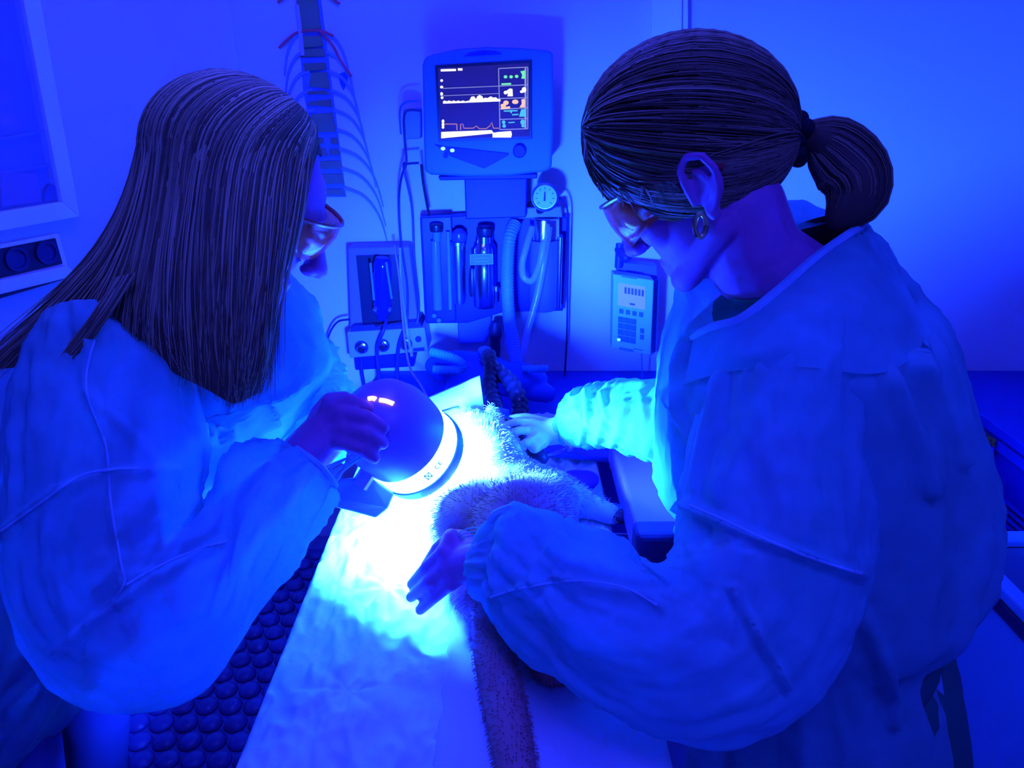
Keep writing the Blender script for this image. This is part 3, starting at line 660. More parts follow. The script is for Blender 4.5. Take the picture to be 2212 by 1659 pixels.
sheet(-.085, TX1+.006, TY0-.004, .96, TZ+.004, 60, 140, .006, 6, .04, 'absorbent_pad', M_towel, 'smooth absorbent pad over the drape under the furry tail', 'pad', 9, th=.006)
# raised corner of drape near the head
def quadsheet(c4, nx, ny, bend, amp, name, m, label, cat):
    vs = []; fs = []
    for j in range(ny):
        for i in range(nx):
            u = i/(nx-1); v = j/(ny-1); p = (c4[0]*(1-u)+c4[1]*u)*(1-v)+(c4[3]*(1-u)+c4[2]*u)*v
            nrm = V((0, -1, .5)).normalized(); p += nrm*(bend*math.sin(math.pi*u)*math.sin(math.pi*min(1, v*1.2))+amp*noise.noise(V((u*4, v*4, 2)))); vs.append(p)
    for j in range(ny-1):
        for i in range(nx-1): fs.append((j*nx+i, j*nx+i+1, (j+1)*nx+i+1, (j+1)*nx+i))
    o = MB().add(vs, fs).build(name, m, None, auto=0); sd = o.modifiers.new('s', 'SOLIDIFY'); sd.thickness = .003
    return tag(o, label, cat)
quadsheet([P(908, 868, 1.50), P(1037, 812, 1.46), P(1052, 935, 1.42), P(895, 955, 1.42)], 24, 24, .02, .006, 'folded_drape', M_drape, 'stiff folded corner of paper drape standing up behind the hand lamp', 'drape')
quadsheet([P(896, 905, 1.44), P(990, 880, 1.42), P(1010, 990, 1.36), P(905, 990, 1.36)], 20, 20, .02, .005, 'folded_drape', M_drape, 'lower fold of paper drape lying in front of the upright folded corner', 'drape')

#SECTION small things on the table
r = thing('instrument_pad', 'dark violet instrument pad under the ring-handled clamp', 'pad', pz(1230, 1000, TZ+.012))
q4 = [pz(1150, 985, TZ+.014), pz(1175, 940, TZ+.014), pz(1330, 945, TZ+.014), pz(1315, 1000, TZ+.014)]
MB().prism(q4, (0, 0, .012)).build('pad_sheet', mat('pad_violet', (.06, .05, .34), .6), r, False, .003)
r = thing('surgical_clamp', 'bright steel ring-handled clamp lying on the dark violet pad', 'clamp', pz(1215, 965, .9))
for pl in ([(1200, 953), (1215, 955), (1228, 961), (1234, 968), (1228, 972)], [(1197, 979), (1212, 974), (1228, 967), (1234, 972)]):
    MB().tube(cr([pz(x, y, .905) for x, y in pl], 16), .0035, 8).build('handle', M_chrome, r)
MB().tube(cr([pz(x, y, .898) for x, y in [(1200, 979), (1175, 985), (1150, 992)]], 10), [.004-.0002*i for i in range(10)], 8).build('jaw', M_chrome, r)
pch = remesh(MB().ell(pz(1245, 1043, .905), (.035, .028, .022)).ell(pz(1265, 1036, .912), (.025, .02, .016)).caps(pz(1222, 1035, .90), .014, pz(1235, 1045, .90), .02), 'cloth_pouch', mat('pouch_violet', (.17, .01, .28), .7), None, .004)
tag(pch, 'small dark violet cloth pouch beside the outstretched furry leg', 'pouch')
hose('breathing_tube', [P(1055, 765, 1.78), P(1062, 800, 1.7), P(1058, 835, 1.62), P(1066, 870, 1.55), P(1078, 915, 1.42)], .019, M_black, 'black corrugated breathing tube ending at the furry head', .42, .030, cat='hose')
hose('breathing_tube', [P(1060, 790, 1.72), P(1092, 815, 1.66), P(1115, 845, 1.6), P(1124, 880, 1.55), P(1118, 912, 1.48), P(1092, 922, 1.40)], .019, M_black, 'black corrugated breathing tube curving over beside the gloved hand', .42, .030, cat='hose')
mk = thing('breathing_mask', 'dark breathing mask held at the muzzle by the gloved hand', 'mask', P(1095, 935, 1.36))
MB().lathe([(.010, -.03), (.012, 0), (.030, .02), (.034, .045), (.030, .047), (.026, .03)], P(1112, 928, 1.38), P(1075, 950, 1.30)-P(1112, 928, 1.38), 24).build('cone', M_black, mk)
MB().lathe([(.017, 0), (.02, .01), (.018, .02)], P(1076, 905, 1.41), V((.2, .3, 1)), 20).build('collar', M_palehose, mk)
MB().chain([(P(1105, 950, 1.33), .012), (P(1150, 972, 1.30), .02), (P(1170, 990, 1.28), .012)]).build('strap', M_black, mk)

#SECTION cat
def furmat():
    m = mat('cat_fur', (.80, .76, .74), .9, spec=.1)
    nt = m.node_tree; b = nt.nodes['Principled BSDF']; tc = nt.nodes.new('ShaderNodeNewGeometry'); sx = nt.nodes.new('ShaderNodeSeparateXYZ')
    nz = nt.nodes.new('ShaderNodeTexNoise'); nz.inputs['Scale'].default_value = 14
    nt.links.new(tc.outputs['Position'], sx.inputs[0]); nt.links.new(tc.outputs['Position'], nz.inputs['Vector'])
    ad = nt.nodes.new('ShaderNodeMath'); ad.operation = 'MULTIPLY_ADD'; ad.inputs[1].default_value = .14
    nt.links.new(nz.outputs['Fac'], ad.inputs[0]); nt.links.new(sx.outputs['Y'], ad.inputs[2])
    rp = nt.nodes.new('ShaderNodeValToRGB'); e = rp.color_ramp.elements
    mr = nt.nodes.new('ShaderNodeMapRange'); mr.inputs['From Min'].default_value = .70; mr.inputs['From Max'].default_value = 1.30
    nt.links.new(ad.outputs[0], mr.inputs[0]); nt.links.new(mr.outputs[0], rp.inputs[0])
    e[0].position = .16; e[0].color = (.40, .16, .20, 1); e[1].position = .84; e[1].color = (.82, .80, .78, 1)
    k = e.new(.66); k.color = (.30, .20, .42, 1)  # violet stop paints shade into thigh and leg; orange and white are coat
    nt.links.new(rp.outputs[0], b.inputs['Base Color']); return m
M_fur = furmat()
cat = thing('cat', 'orange and white long-haired cat lying under anaesthesia on the draped table', 'cat', (-.02, .95, TZ))
mb = MB()
def E3(c, r, R=None): mb.ell(c, r, R, 24, 16)
rump = pz(1062, 1195, .925); belly = pz(1052, 1112, .945); chest = pz(1050, 1022, .97); neck_ = pz(1052, 985, .965); head = pz(1050, 948, .965)
E3(rump, (.085, .08, .056)); E3(belly, (.092, .10, .080)); E3(chest, (.066, .10, .082))
mb.chain([(rump, .056), (belly, .072), (chest, .066), (neck_, .05), (head, .05)])
E3(head, (.048, .052, .046)); mz = pz(1072, 928, .965); mb.caps(head, .038, mz, .022)
E3(pz(1015, 918, .985), (.014, .02, .03)); E3(pz(1060, 905, .985), (.014, .02, .03)) # ears
mb.caps(pz(1040, 940, .985), .03, pz(1005, 895, .995), .012)
# thigh and extended hind leg to the right, front leg
hip = pz(1120, 1150, .985)
mb.chain([(hip, .075), (pz(1185, 1075, .94), .046), (pz(1240, 1080, .91), .030), (pz(1290, 1100, .898), .020), (pz(1322, 1112, .890), .018)])
mb.chain([(pz(1110, 1060, .97), .05), (pz(1150, 1035, .93), .03), (pz(1190, 1040, .90), .019)])
E3(pz(1035, 1120, .985), (.066, .055, .058)); mb.caps(pz(1035, 1120, .975), .05, pz(1120, 1160, .96), .06)
# second hind leg tucked towards the tail
mb.chain([(pz(1115, 1265, .925), .052), (pz(1165, 1370, .905), .036), (pz(1190, 1440, .895), .024), (pz(1240, 1452, .885), .02), (pz(1300, 1440, .884), .018)])
E3(pz(1085, 1275, .920), (.070, .06, .05))
# tail
tp = cr([pz(1050, 1330, .925), pz(1060, 1400, .905), pz(1085, 1500, .897), pz(1105, 1600, .895), pz(1118, 1700, .893), pz(1120, 1800, .89)], 14)
mb.chain([(p, .020+.006*math.sin(math.pi*min(1, i/11))) for i, p in enumerate(tp)])
body = remesh(mb, 'body', M_fur, cat, .005, 6)
# fur strands over the body
rng = random.Random(3); fp = []
polys = body.data.polygons
for _ in range(15000):
    p = polys[rng.randrange(len(polys))]; n = p.normal; c = p.center
    if n.z < -.3: continue
    fl = (n*(.6 if c.y > .95 else .8)+V((rng.uniform(-.4, .4), -.7+rng.uniform(-.3, .3), -.15+rng.uniform(-.25, .25)))).normalized()
    L = rng.uniform(.005, .011)
    if c.y < .85: L *= .55
    fp.append([c-n*.001, c+(n*.5+fl*.5).normalized()*L*.5, c+(n*.5+fl*.5).normalized()*L*.5+fl*L*.5])
o = strands(fp, .00045).build('fur', M_fur, cat, auto=0); o['kind'] = 'stuff'
MB().ell(mz+V((.012, .014, .002)), (.008, .006, .006)).build('nose', mat('cat_nose', (.3, .08, .1), .4), cat)
MB().ell(pz(1322, 1110, .893)+V((.012, -.004, -.002)), (.018, .015, .012)).build('paw_pads', mat('paw_dark', (.06, .02, .06), .6), cat)

#SECTION hand lamp
ax = V((.42, .50, -.755)).normalized(); LC = P(912, 985, 1.09)
r = thing('hand_lamp', 'violet handheld blue-light lamp with glowing white ring aimed at the cat', 'lamp', LC)
bk = -ax
MB().lathe([(.058, 0), (.069, 0), (.070, .008), (.070, .017), (.066, .018), (.058, .018), (.058, 0)], LC, bk, 48, False).build('front_rim', mat('rim_dark', (.01, .05, .20), .4), r)
M_ring = mat('glow_ring', (.7, .8, .85), .4, emit=(.10, .55, 1), estr=.9)
ring = MB().lathe([(.058, .017), (.0675, .017), (.0665, .055), (.058, .055)], LC, bk, 48, False).build('diffuser_ring', M_ring, r)
MB().lathe([(.058, .012), (.0, .012), (.0, .014), (.058, .014), (.058, .012)], LC, bk, 40, False).build('light_window', mat('lamp_window', (.5, .6, .8), emit=LAMP_COL, estr=LAMP_POW), r)
MB().lathe([(.058, .016), (.0668, .055), (.067, .058), (.068, .075), (.066, .10), (.058, .125), (.044, .142), (.022, .152), (0, .154)], LC, bk, 48).build('body', M_lampbody, r)
X = ax.cross(V((0, 0, 1))).normalized(); Yv = X.cross(ax)
hb = LC+bk*.115
hd = (P(690, 948, .97)-hb)
MB().chain([(hb, .040), (hb+hd*.35, .033), (hb+hd*.7, .025), (hb+hd*1.05, .022)]).build('handle', M_lampbody, r)
pl = [P(690, 1072, 1.0), P(735, 1035, 1.0), P(800, 1030, 1.02), P(852, 1066, 1.05), P(838, 1098, 1.05), P(812, 1119, 1.04), P(765, 1106, 1.02), P(712, 1092, 1.0)]
MB().prism(pl, (D(770, 1075)).normalized()*.012).build('side_shield', mat('shield_plastic', (.10, .16, .62), .3), r, False, .003)
MB().tube([P(775, 1050, 1.02), LC+bk*.075+Yv*0], .012, 8).build('shield_bracket', M_lampbody, r)
from mathutils.bvhtree import BVHTree
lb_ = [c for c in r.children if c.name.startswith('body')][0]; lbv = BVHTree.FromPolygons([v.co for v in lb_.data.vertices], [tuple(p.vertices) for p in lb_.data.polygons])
for pl_ in ([(797, 862), (806, 861), (812, 863)], [(820, 865), (834, 867), (850, 873)]):  # emissive strips stand in for a specular streak on the lamp body
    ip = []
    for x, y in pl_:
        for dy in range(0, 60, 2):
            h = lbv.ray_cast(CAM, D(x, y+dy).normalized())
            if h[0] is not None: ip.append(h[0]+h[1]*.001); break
    if len(ip) == 3: MB().tube(cr(ip, 8), .0032, 8).build('highlight_strip', mat('highlight_glow', (.8, .4, .2), emit=(1, .55, .35), estr=.12), r)
# printed marks on the ring: boxed symbol and CE
def ringpt(ang, h, rr=.0678):
    dirv = (X*math.cos(ang)+Yv*math.sin(ang)); return LC+bk*h+dirv*rr
best = min(range(360), key=lambda a: sum((p-q)**2 for p, q in zip(proj(ringpt(math.radians(a), .036)), (928, 1032))) + (0 if (ringpt(math.radians(a), .036)-LC).dot(CAM-LC) > 0 else 1e6))
mk_ = MB(); M_ink = mat('ink', (.03, .06, .10), .7)
def stroke(pts): 
    mk_.tube([ringpt(math.radians(best)+a, h, .0675) for a, h in pts], .0007, 4)
stroke([(-.06, .030), (.06, .030), (.06, .041), (-.06, .041), (-.06, .030)]); stroke([(-.06, .030), (.06, .041)]); stroke([(-.06, .041), (.06, .030)])
stroke([(.28, .040), (.24, .040), (.22, .0365), (.24, .033), (.28, .033)]); stroke([(.38, .040), (.33, .040), (.33, .033), (.38, .033)]); stroke([(.33, .0365), (.37, .0365)])
mk_.build('ring_marks', M_ink, ring)
MB().tube(cr([P(905, 888, 1.3), P(880, 890, 1.28), P(850, 885, 1.2), P(820, 880, 1.12)], 14), .004, 8).build('lamp_cord', M_palehose, r)

#SECTION people
def headframe(fh, pitch):
    fh = V(fh).normalized(); f = fh*math.cos(pitch)+V((0, 0, -math.sin(pitch))); u = fh*math.sin(pitch)+V((0, 0, math.cos(pitch))); l = u.cross(f)
    return Matrix((f, l, u)).transposed()
def add_head(mb, C, R, s=1.0, ears=(1, -1)):
    def L(x, y, z): return C+R@V((x*s, y*s, z*s))
    def e(c, rad): mb.ell(L(*c), [q*s for q in rad], R, 24, 16)
    e((-.012, 0, .035), (.098, .075, .085)); e((.03, 0, -.035), (.064, .058, .085)); e((.05, 0, .03), (.046, .06, .05))
    mb.caps(L(.074, .010, -.103), .018*s, L(.074, -.010, -.103), .018*s)
    for sg in (1, -1):
        mb.caps(L(.065, .022*sg, -.1), .018*s, L(-.002, .05*sg, -.062), .022*s)   # jaw
        e((.066, .036*sg, -.028), (.026, .024, .026))                        # cheek
        mb.caps(L(.092, .008*sg, .022), .011*s, L(.074, .046*sg, .022), .011*s)   # brow
        e((.108, .012*sg, -.043), (.011, .008, .008))                        # nostril wings
        mb.caps(L(.089, .002*sg, -.074), .0075*s, L(.082, .02*sg, -.076), .004*s)
        mb.caps(L(.087, .002*sg, -.085), .0085*s, L(.081, .018*sg, -.083), .004*s)
        if sg not in ears: continue
        e((-.014, .083*sg, -.004), (.021, .010, .031))
        hel = [(.004, .078, -.022), (.004, .082, .0), (.002, .086, .018), (-.012, .09, .028), (-.028, .092, .02), (-.034, .091, .002), (-.028, .087, -.018), (-.016, .081, -.034)]
        mb.chain([(L(x, (y+.010)*sg, z), .0048*s) for x, y, z in hel]); mb.chain([(L(-.006, .091*sg, .012), .0035*s), (L(-.018, .095*sg, .006), .004*s), (L(-.022, .095*sg, -.012), .004*s), (L(-.008, .089*sg, -.022), .004*s)])
        e((-.010, .086*sg, -.038), (.009, .007, .012))
    mb.chain([(L(.094, 0, .010), .008*s), (L(.108, 0, -.018), .010*s), (L(.120, 0, -.040), .0115*s)])   # nose
    e((.112, 0, -.046), (.012, .008, .006))
    return L
def hand(mb, wrist, palm, fingers, thumb, k=1.0):
    """fingers: list of joint polylines (knuckle .. tip)"""
    mb.caps(wrist, .026*k, palm, .024*k)
    for fg in fingers:
        mb.caps(palm, .0175*k, fg[0], .0105*k)
        n = len(fg); mb.chain([(p, (.0088-.0018*i/(n-1))*k) for i, p in enumerate(fg)])
    for a, b in zip(fingers[:-1], fingers[1:]): mb.caps(a[0], .0095*k, b[0], .0095*k)
    mb.chain([(palm.lerp(wrist, .5), .02*k)]+[(p, (.0105-.0025*i/(len(thumb)-1))*k) for i, p in enumerate(thumb)])
def legs(root, hipL, hipR, footL, footR, m, toe):
    t = MB()
    for hp, ft in ((hipL, footL), (hipR, footR)):
        kn = hp.lerp(ft, .5)+toe*.03; t.chain([(hp, .10), (kn, .072), (ft+V((0, 0, .10)), .06)])
    t.caps(hipL, .11, hipR, .11); t.caps(hipL+V((0, 0, .08)), .10, hipR+V((0, 0, .08)), .10)
    remesh(t, 'scrub_trousers', m, root, .012, 3)
    for ft in (footL, footR):
        s_ = MB().ell(ft+toe*.06+V((0, 0, .034)), (.12, .045, .034)).ell(ft+V((0, 0, .05)), (.055, .042, .05))
        sh = remesh(s_, 'shoe', M_dark, root, .008, 2)
def glasses(root, L, s, side, lensoff=.0, dk=1.0):
    """wrap-around safety glasses in head space"""
    g = None
    fr = MB(); n = 13; top = []; bot = []
    for i in range(n):
        a = math.radians(-78+156*i/(n-1)); x = .040+.082*math.cos(a)+lensoff; y = .079*math.sin(a); drop = .052-.018*abs(math.sin(a))**3-.012*math.exp(-(y/.012)**2); drop *= dk
        top.append((x, y, .024)); bot.append((x-.012, y, .024-drop))
    vs = []; fs = []
    for k in range(n):
        for q in range(6):
            u = q/5; a = V(top[k]).lerp(V(bot[k]), u); a.x += .006*math.sin(math.pi*u); vs.append(L(*a))
    for k in range(n-1):
        for q in range(5): fs.append((k*6+q, k*6+q+1, (k+1)*6+q+1, (k+1)*6+q))
    g = MB().add(vs, fs).build('safety_glasses', M_orange, root, auto=0); sd = g.modifiers.new('s', 'SOLIDIFY'); sd.thickness = .0025
    MB().tube([L(x+.001, y, z+.002) for x, y, z in top], .0028*s, 6).build('brow_bar', M_frame, g)
    for sg in (1, -1):
        x, y, z = top[-1] if sg > 0 else top[0]
        MB().tube(cr([L(x, y, z-.006), L(.02, .082*sg, .012), L(-.02, .084*sg, .016), L(-.04, .083*sg, -.002)], 12), .0035*s, 6).build('temple_arm', M_frame, g)
    return g
def eyes(root, L, s):
    for sg in (1, -1):
        e_ = MB().ell(L(.083, .032*sg, .0), (.0125*s,)*3).build('eye', mat('eye_white', (.8, .8, .8), .2), root)
        MB().ell(L(.0925, .032*sg, -.002), (.005*s,)*3).build('iris', mat('iris', (.05, .05, .06), .2), e_)

# ---------------- person with long hair (left)
pL = thing('person', 'person with long straight hair in a translucent gown and orange glasses holding the lamp', 'person', (-.89, .98, .012))
hc = P(517, 427, .96); hR = headframe((.995, .08, 0), math.radians(28)); mb = MB(); Lh = add_head(mb, hc, hR, 1.06, (1,))
nb = V((-.44, .99, 1.315)); mb.chain([(Lh(-.035, 0, -.05), .056), (hc.lerp(nb, .6)+V((-.02, 0, 0)), .052), (nb, .06)])
shN = P(225, 775, .93); shF = V((-.44, 1.22, 1.26)); pel = V((-.80, .98, .90))
sp1 = nb.lerp(pel, .35)+V((.06, .03, -.02))
mb.caps(shN.lerp(nb, .2), .055, shF.lerp(nb, .2), .055); mb.chain([(nb+V((0, 0, -.05)), .085), (sp1, .10), (nb.lerp(pel, .7)+V((.03, .02, 0)), .10), (pel, .12)])
for sg in (1, -1): mb.caps(sp1+V((0, .06*sg, .02)), .09, pel+V((0, .06*sg, 0)), .10)
elN = P(285, 1345, .82); wrN = P(660, 985, .955)
mb.chain([(shN, .052), (shN.lerp(elN, .5), .044), (elN, .036)]); mb.chain([(elN, .038), (elN.lerp(wrN, .35), .038), (wrN, .026)])
plm = P(705, 935, .968)
hand(mb, wrN, plm, [[P(715, 872, .965), P(757, 866, .957), P(797, 885, .968)], [P(738, 895, .95), P(787, 900, .94), P(828, 924, .948)], [P(745, 924, .945), P(792, 935, .935), P(826, 957, .945)], [P(744, 952, .945), P(782, 968, .937), P(808, 988, .945)]],
     [P(690, 895, .985), P(712, 866, 1.01), P(745, 860, 1.03)], 1.28)
elF = P(625, 900, 1.29); wrF = P(735, 915, 1.13)
mb.chain([(shF, .05), (elF, .036)]); mb.chain([(elF, .036), (wrF, .025)])
pF = P(775, 905, 1.10)
hand(mb, wrF, pF, [[P(795, 890, 1.10), P(810, 885, 1.07), P(800, 890, 1.05)], [P(800, 905, 1.10), P(822, 900, 1.08), P(815, 905, 1.06)], [P(800, 920, 1.10), P(822, 918, 1.08), P(815, 922, 1.06)], [P(795, 935, 1.10), P(812, 935, 1.08), P(806, 938, 1.06)]], [P(765, 885, 1.08), P(780, 880, 1.06)])
fN, fF = V((-.90, .87, .012)), V((-.88, 1.09, .012))
mb.chain([(pel+V((0, -.09, 0)), .085), (fN+V((.02, 0, .47)), .055), (fN+V((0, 0, .09)), .04), (fN+V((.05, 0, .035)), .03)]); mb.chain([(pel+V((0, .09, 0)), .085), (fF+V((.02, 0, .47)), .055), (fF+V((0, 0, .09)), .04), (fF+V((.05, 0, .035)), .03)])
remesh(mb, 'body', M_skin, pL, .0028, 4, .5)
legs(pL, pel+V((0, -.09, -.03)), pel+V((0, .09, -.03)), fN, fF, M_navyscrub, V((1, 0, 0)))
glasses(pL, Lh, 1.06, -1); eyes(pL, Lh, 1.06)
TL = [(250, 655, 570, 668, 1.02, .12), (90, 730, 665, 725, 1.07, .19), (-20, 850, 690, 800, 1.11, .21), (-70, 1000, 600, 950, 1.12, .21), (-110, 1150, 440, 1120, 1.10, .20), (-180, 1300, 330, 1260, 1.15, .20), (-290, 1480, 235, 1440, 1.22, .20), (-400, 1700, 70, 1620, 1.3, .20), (-520, 1950, -60, 1880, 1.4, .21), (-640, 2250, -160, 2180, 1.5, .22)]
crL = [(a_, b_*1.7, c_) for a_, b_, c_ in [([(370, 760), (440, 900), (480, 1010)], .006, 14), ([(0, 1080), (180, 1010), (300, 1010)], .006, 12), ([(480, 860), (500, 960), (470, 1040)], .007, 12), ([(560, 830), (600, 930)], .006, 12), ([(640, 760), (600, 860)], .006, 12)]]
loft(TL, 150, 170, .010, 2.4, 4, 2, crL).build('gown', M_gown, pL, auto=0)
sl = [(120, 735, 330, 690, .93, .075), (70, 860, 400, 810, .90, .085), (45, 1010, 425, 960, .87, .085), (50, 1180, 410, 1075, .85, .082), (85, 1370, 400, 1135, .84, .078), (200, 1500, 410, 1130, .84, .075), (345, 1512, 440, 1105, .85, .075), (480, 1415, 465, 1070, .87, .078), (590, 1270, 480, 1005, .89, .075), (665, 1160, 530, 970, .915, .06), (716, 1075, 600, 962, .935, .04), (724, 1052, 640, 972, .94, .03)]
crS = [(a_, b_*1.5, c_) for a_, b_, c_ in [([(190, 740), (185, 830), (235, 960), (240, 1100), (265, 1230), (260, 1290)], .006, 9), ([(0, 1150), (120, 1060), (240, 1020), (380, 1015)], .005, 9), ([(185, 850), (300, 950), (380, 1060)], .004, 10), ([(115, 1410), (200, 1340), (330, 1250), (480, 1170)], .006, 10), ([(330, 1230), (400, 1360)], .005, 9), ([(260, 1300), (300, 1420)], .005, 9), ([(200, 1330), (190, 1480)], .006, 9), ([(590, 1080), (650, 1180)], .006, 9), ([(480, 1200), (440, 1330)], .004, 10)]]
sv1 = loft(sl, 130, 190, .0075, 2.2, 5, 5, crS).build('sleeve', M_gown, pL, auto=0)
MB().tube(cr([P(x, y, t) for x, y, t in ((640, 968, .925), (690, 1005, .90), (726, 1050, .93))], 20), .004, 6).build('cuff_hem', M_gownseam, sv1)
cuf = []
for k in range(9):
    cuf.append(cr([P(728-k*3, 1040-k*4, .93), P(750+k*4, 1005-k*5+(k % 3)*5, .95), P(775+k*3, 988-k*3+(k % 2)*7, .965), P(800+k*2, 975-k*2, .98)], 10))
strands(cuf, .0011, 4).build('cuff_threads', M_gownseam, sv1, auto=0)
slF = [(440, 720, 612, 672, 1.27, .08), (450, 800, 702, 735, 1.26, .09), (490, 890, 730, 795, 1.25, .088), (560, 965, 750, 838, 1.22, .075), (640, 985, 762, 862, 1.17, .055), (690, 975, 767, 872, 1.13, .04)]
loft(slF, 100, 110, .009, 2.2, 5, 8, [([(640, 700), (620, 800), (640, 880)], .007, 10), ([(690, 760), (660, 850)], .006, 10)]).build('sleeve', M_gown, pL, auto=0)
from mathutils.bvhtree import BVHTree
def seam(o, pl, w_=.004, name='seam', n=40, m=None):
    bv = BVHTree.FromPolygons([v.co for v in o.data.vertices], [tuple(p.vertices) for p in o.data.polygons]); pts = []
    for q in cr([V((x, y, 0)) for x, y in pl], n):
        d = D(q.x, q.y).normalized(); h = bv.ray_cast(CAM, d)
        if h[0] is not None: pts.append(h[0]-d*.0008)
    if len(pts) > 3: return MB().tube(pts, w_, 6).build(name, m or M_gownseam, o, auto=0)
for pl_ in ([(205, 735), (188, 800), (190, 860), (228, 960), (238, 1080), (262, 1220), (268, 1262), (240, 1300)], [(0, 1150), (90, 1085), (170, 1030), (240, 1015), (300, 1012)], [(270, 1265), (340, 1225), (430, 1185), (490, 1170)]): seam(sv1, pl_, .0017)
# scrubs under the gown
loft([(a+50, b+25, c-45, d+25, t, r*.78) for a, b, c, d, t, r in TL[:8]], 48, 40, 0).build('scrub_top', M_navyscrub, pL, auto=0)
# hair
CAPC = Lh(-.016, 0, .038); CAPR = V((.113, .091, .101))
def pushout(p, k=1.0):
    q = hR.transposed()@(p-CAPC); m_ = math.sqrt((q.x/CAPR.x)**2+(q.y/CAPR.y)**2+(q.z/CAPR.z)**2)/k
    return CAPC+hR@(q/m_) if m_ < 1 else p
def capsurf(x, y):
    q = 1-(x/CAPR.x)**2-(y/CAPR.y)**2; return CAPC+hR@V((x, y, CAPR.z*math.sqrt(max(q, 0))))
def guide3(g, i):       # parting root, point over the crown, then the px/depth points
    fx = PARTX[i] if i is not None and i < len(PARTX) else None
    pts = [P(x, y, t) for x, y, t in g]
    if fx is None: return pts
    root = capsurf(fx, 0)
    def unit(p): q = hR.transposed()@(p-CAPC); return V((q.x/CAPR.x, q.y/CAPR.y, q.z/CAPR.z)).normalized()
    def back_(e): return CAPC+hR@V((e.x*CAPR.x, e.y*CAPR.y, e.z*CAPR.z))*1.01
    e0, e1 = unit(root), unit(pts[1])
    return [root, back_((e0*.67+e1*.33).normalized()), back_((e0*.33+e1*.67).normalized())]+pts[1:]
PARTX = [.066, .052, .036, .018, 0, -.02, -.04, -.06, -.065, -.01, .05]
def hairsheet(G, n, rr, jit, tj, seed, lim=(.8, 1.0), r0=.0010, steps=26, root=True):
    G = [guide3(g, i if root else None) for i, g in enumerate(G)]
    rng = random.Random(seed); out = []; m = len(G)
    for _ in range(n):
        g = rng.random()*(m-1); i = min(int(g), m-2); u = g-i
        k = len(G[0]); pts = []; jx = rng.gauss(0, jit); jy = rng.gauss(0, jit*.6); dt = rng.random()*tj; ph = rng.random()*9
        for q in range(k):
            a = G[i][q]; b = G[i+1][q]; w_ = q/(k-1)
            pp = a.lerp(b, u); wv = max(0, w_-.5)*2
            pp = pp+V(((jx*(.1+w_)+2*math.sin(ph+q*1.3)+13*wv*math.sin(ph*.6+q*1.9)+12*wv*math.sin(g*7))*.0005, dt*(.3+w_), jy*w_*.0005)); pts.append(pp)
        k_ = 1.0+rng.random()*.06; c = [pushout(p, k_) for p in cr(pts, steps)]
        for _i in range(7): c = [c[0]]+[(c[z-1]+c[z]*2+c[z+1])/4 for z in range(1, len(c)-1)]+[c[-1]]
        c = [pushout(p, k_-.012) for p in c]; e = max(4, int(steps*rng.uniform(*lim))); out.append(c[:e+1])
    return out
def basesheet(G, dt, nu=60, nv=24):
    rows = [[pushout(p+V((0, dt, 0)), .995) for p in cr(guide3(g, i), nv)] for i, g in enumerate(G)]
    cols = [cr([rows[i][j] for i in range(len(rows))], nu) for j in range(nv)]
    vs = [cols[j][i] for j in range(nv) for i in range(nu)]
    fs = [(j*nu+i, j*nu+i+1, (j+1)*nu+i+1, (j+1)*nu+i) for j in range(nv-1) for i in range(nu-1)]
    return MB().add(vs, fs)
GL = [[(612, 252, .95), (655, 330, .915), (655, 430, .885), (610, 540, .875), (578, 650, .875), (578, 750, .88), (560, 850, .89)],
      [(585, 232, .95), (605, 320, .885), (595, 450, .86), (578, 570, .85), (558, 690, .85), (545, 780, .855), (520, 870, .87)],
      [(545, 212, .95), (530, 320, .865), (515, 450, .845), (505, 580, .84), (495, 690, .84), (490, 790, .845), (495, 875, .86)],
      [(510, 198, .95), (460, 320, .86), (435, 450, .84), (428, 580, .835), (430, 690, .835), (436, 780, .84), (450, 850, .85)],
      [(485, 192, .95), (405, 310, .865), (375, 450, .845), (355, 580, .84), (350, 680, .84), (355, 750, .845), (380, 815, .855)],
      [(460, 196, .95), (362, 305, .875), (325, 440, .86), (297, 570, .85), (275, 660, .85), (270, 720, .855), (285, 770, .86)],
      [(435, 205, .95), (332, 310, .89), (287, 440, .88), (238, 560, .875), (150, 650, .88), (70, 730, .885), (5, 800, .89)],
      [(415, 215, .955), (315, 325, .925), (272, 455, .915), (205, 570, .91), (105, 660, .915), (30, 730, .92), (-40, 800, .93)],
      [(425, 212, .97), (320, 330, .99), (285, 455, 1.0), (240, 570, 1.0), (200, 660, 1.0), (180, 720, 1.0), (170, 780, 1.0)],
      [(500, 205, .98), (460, 320, 1.05), (430, 450, 1.07), (410, 570, 1.07), (400, 660, 1.06), (400, 730, 1.05), (410, 800, 1.04)],
      [(600, 245, .97), (630, 320, 1.0), (610, 430, 1.035), (580, 540, 1.04), (560, 640, 1.04), (545, 730, 1.04), (530, 800, 1.03)]]
lock = [[(250, 600, .825), (215, 660, .825), (180, 710, .825), (140, 760, .825), (105, 810, .825), (80, 845, .825), (62, 872, .825)], [(290, 590, .825), (250, 660, .825), (215, 700, .825), (180, 745, .825), (140, 800, .825), (105, 840, .825), (70, 875, .825)]]
hr = MB(); b_ = basesheet(GL[:9], .006); hr.add(b_.v, b_.f)
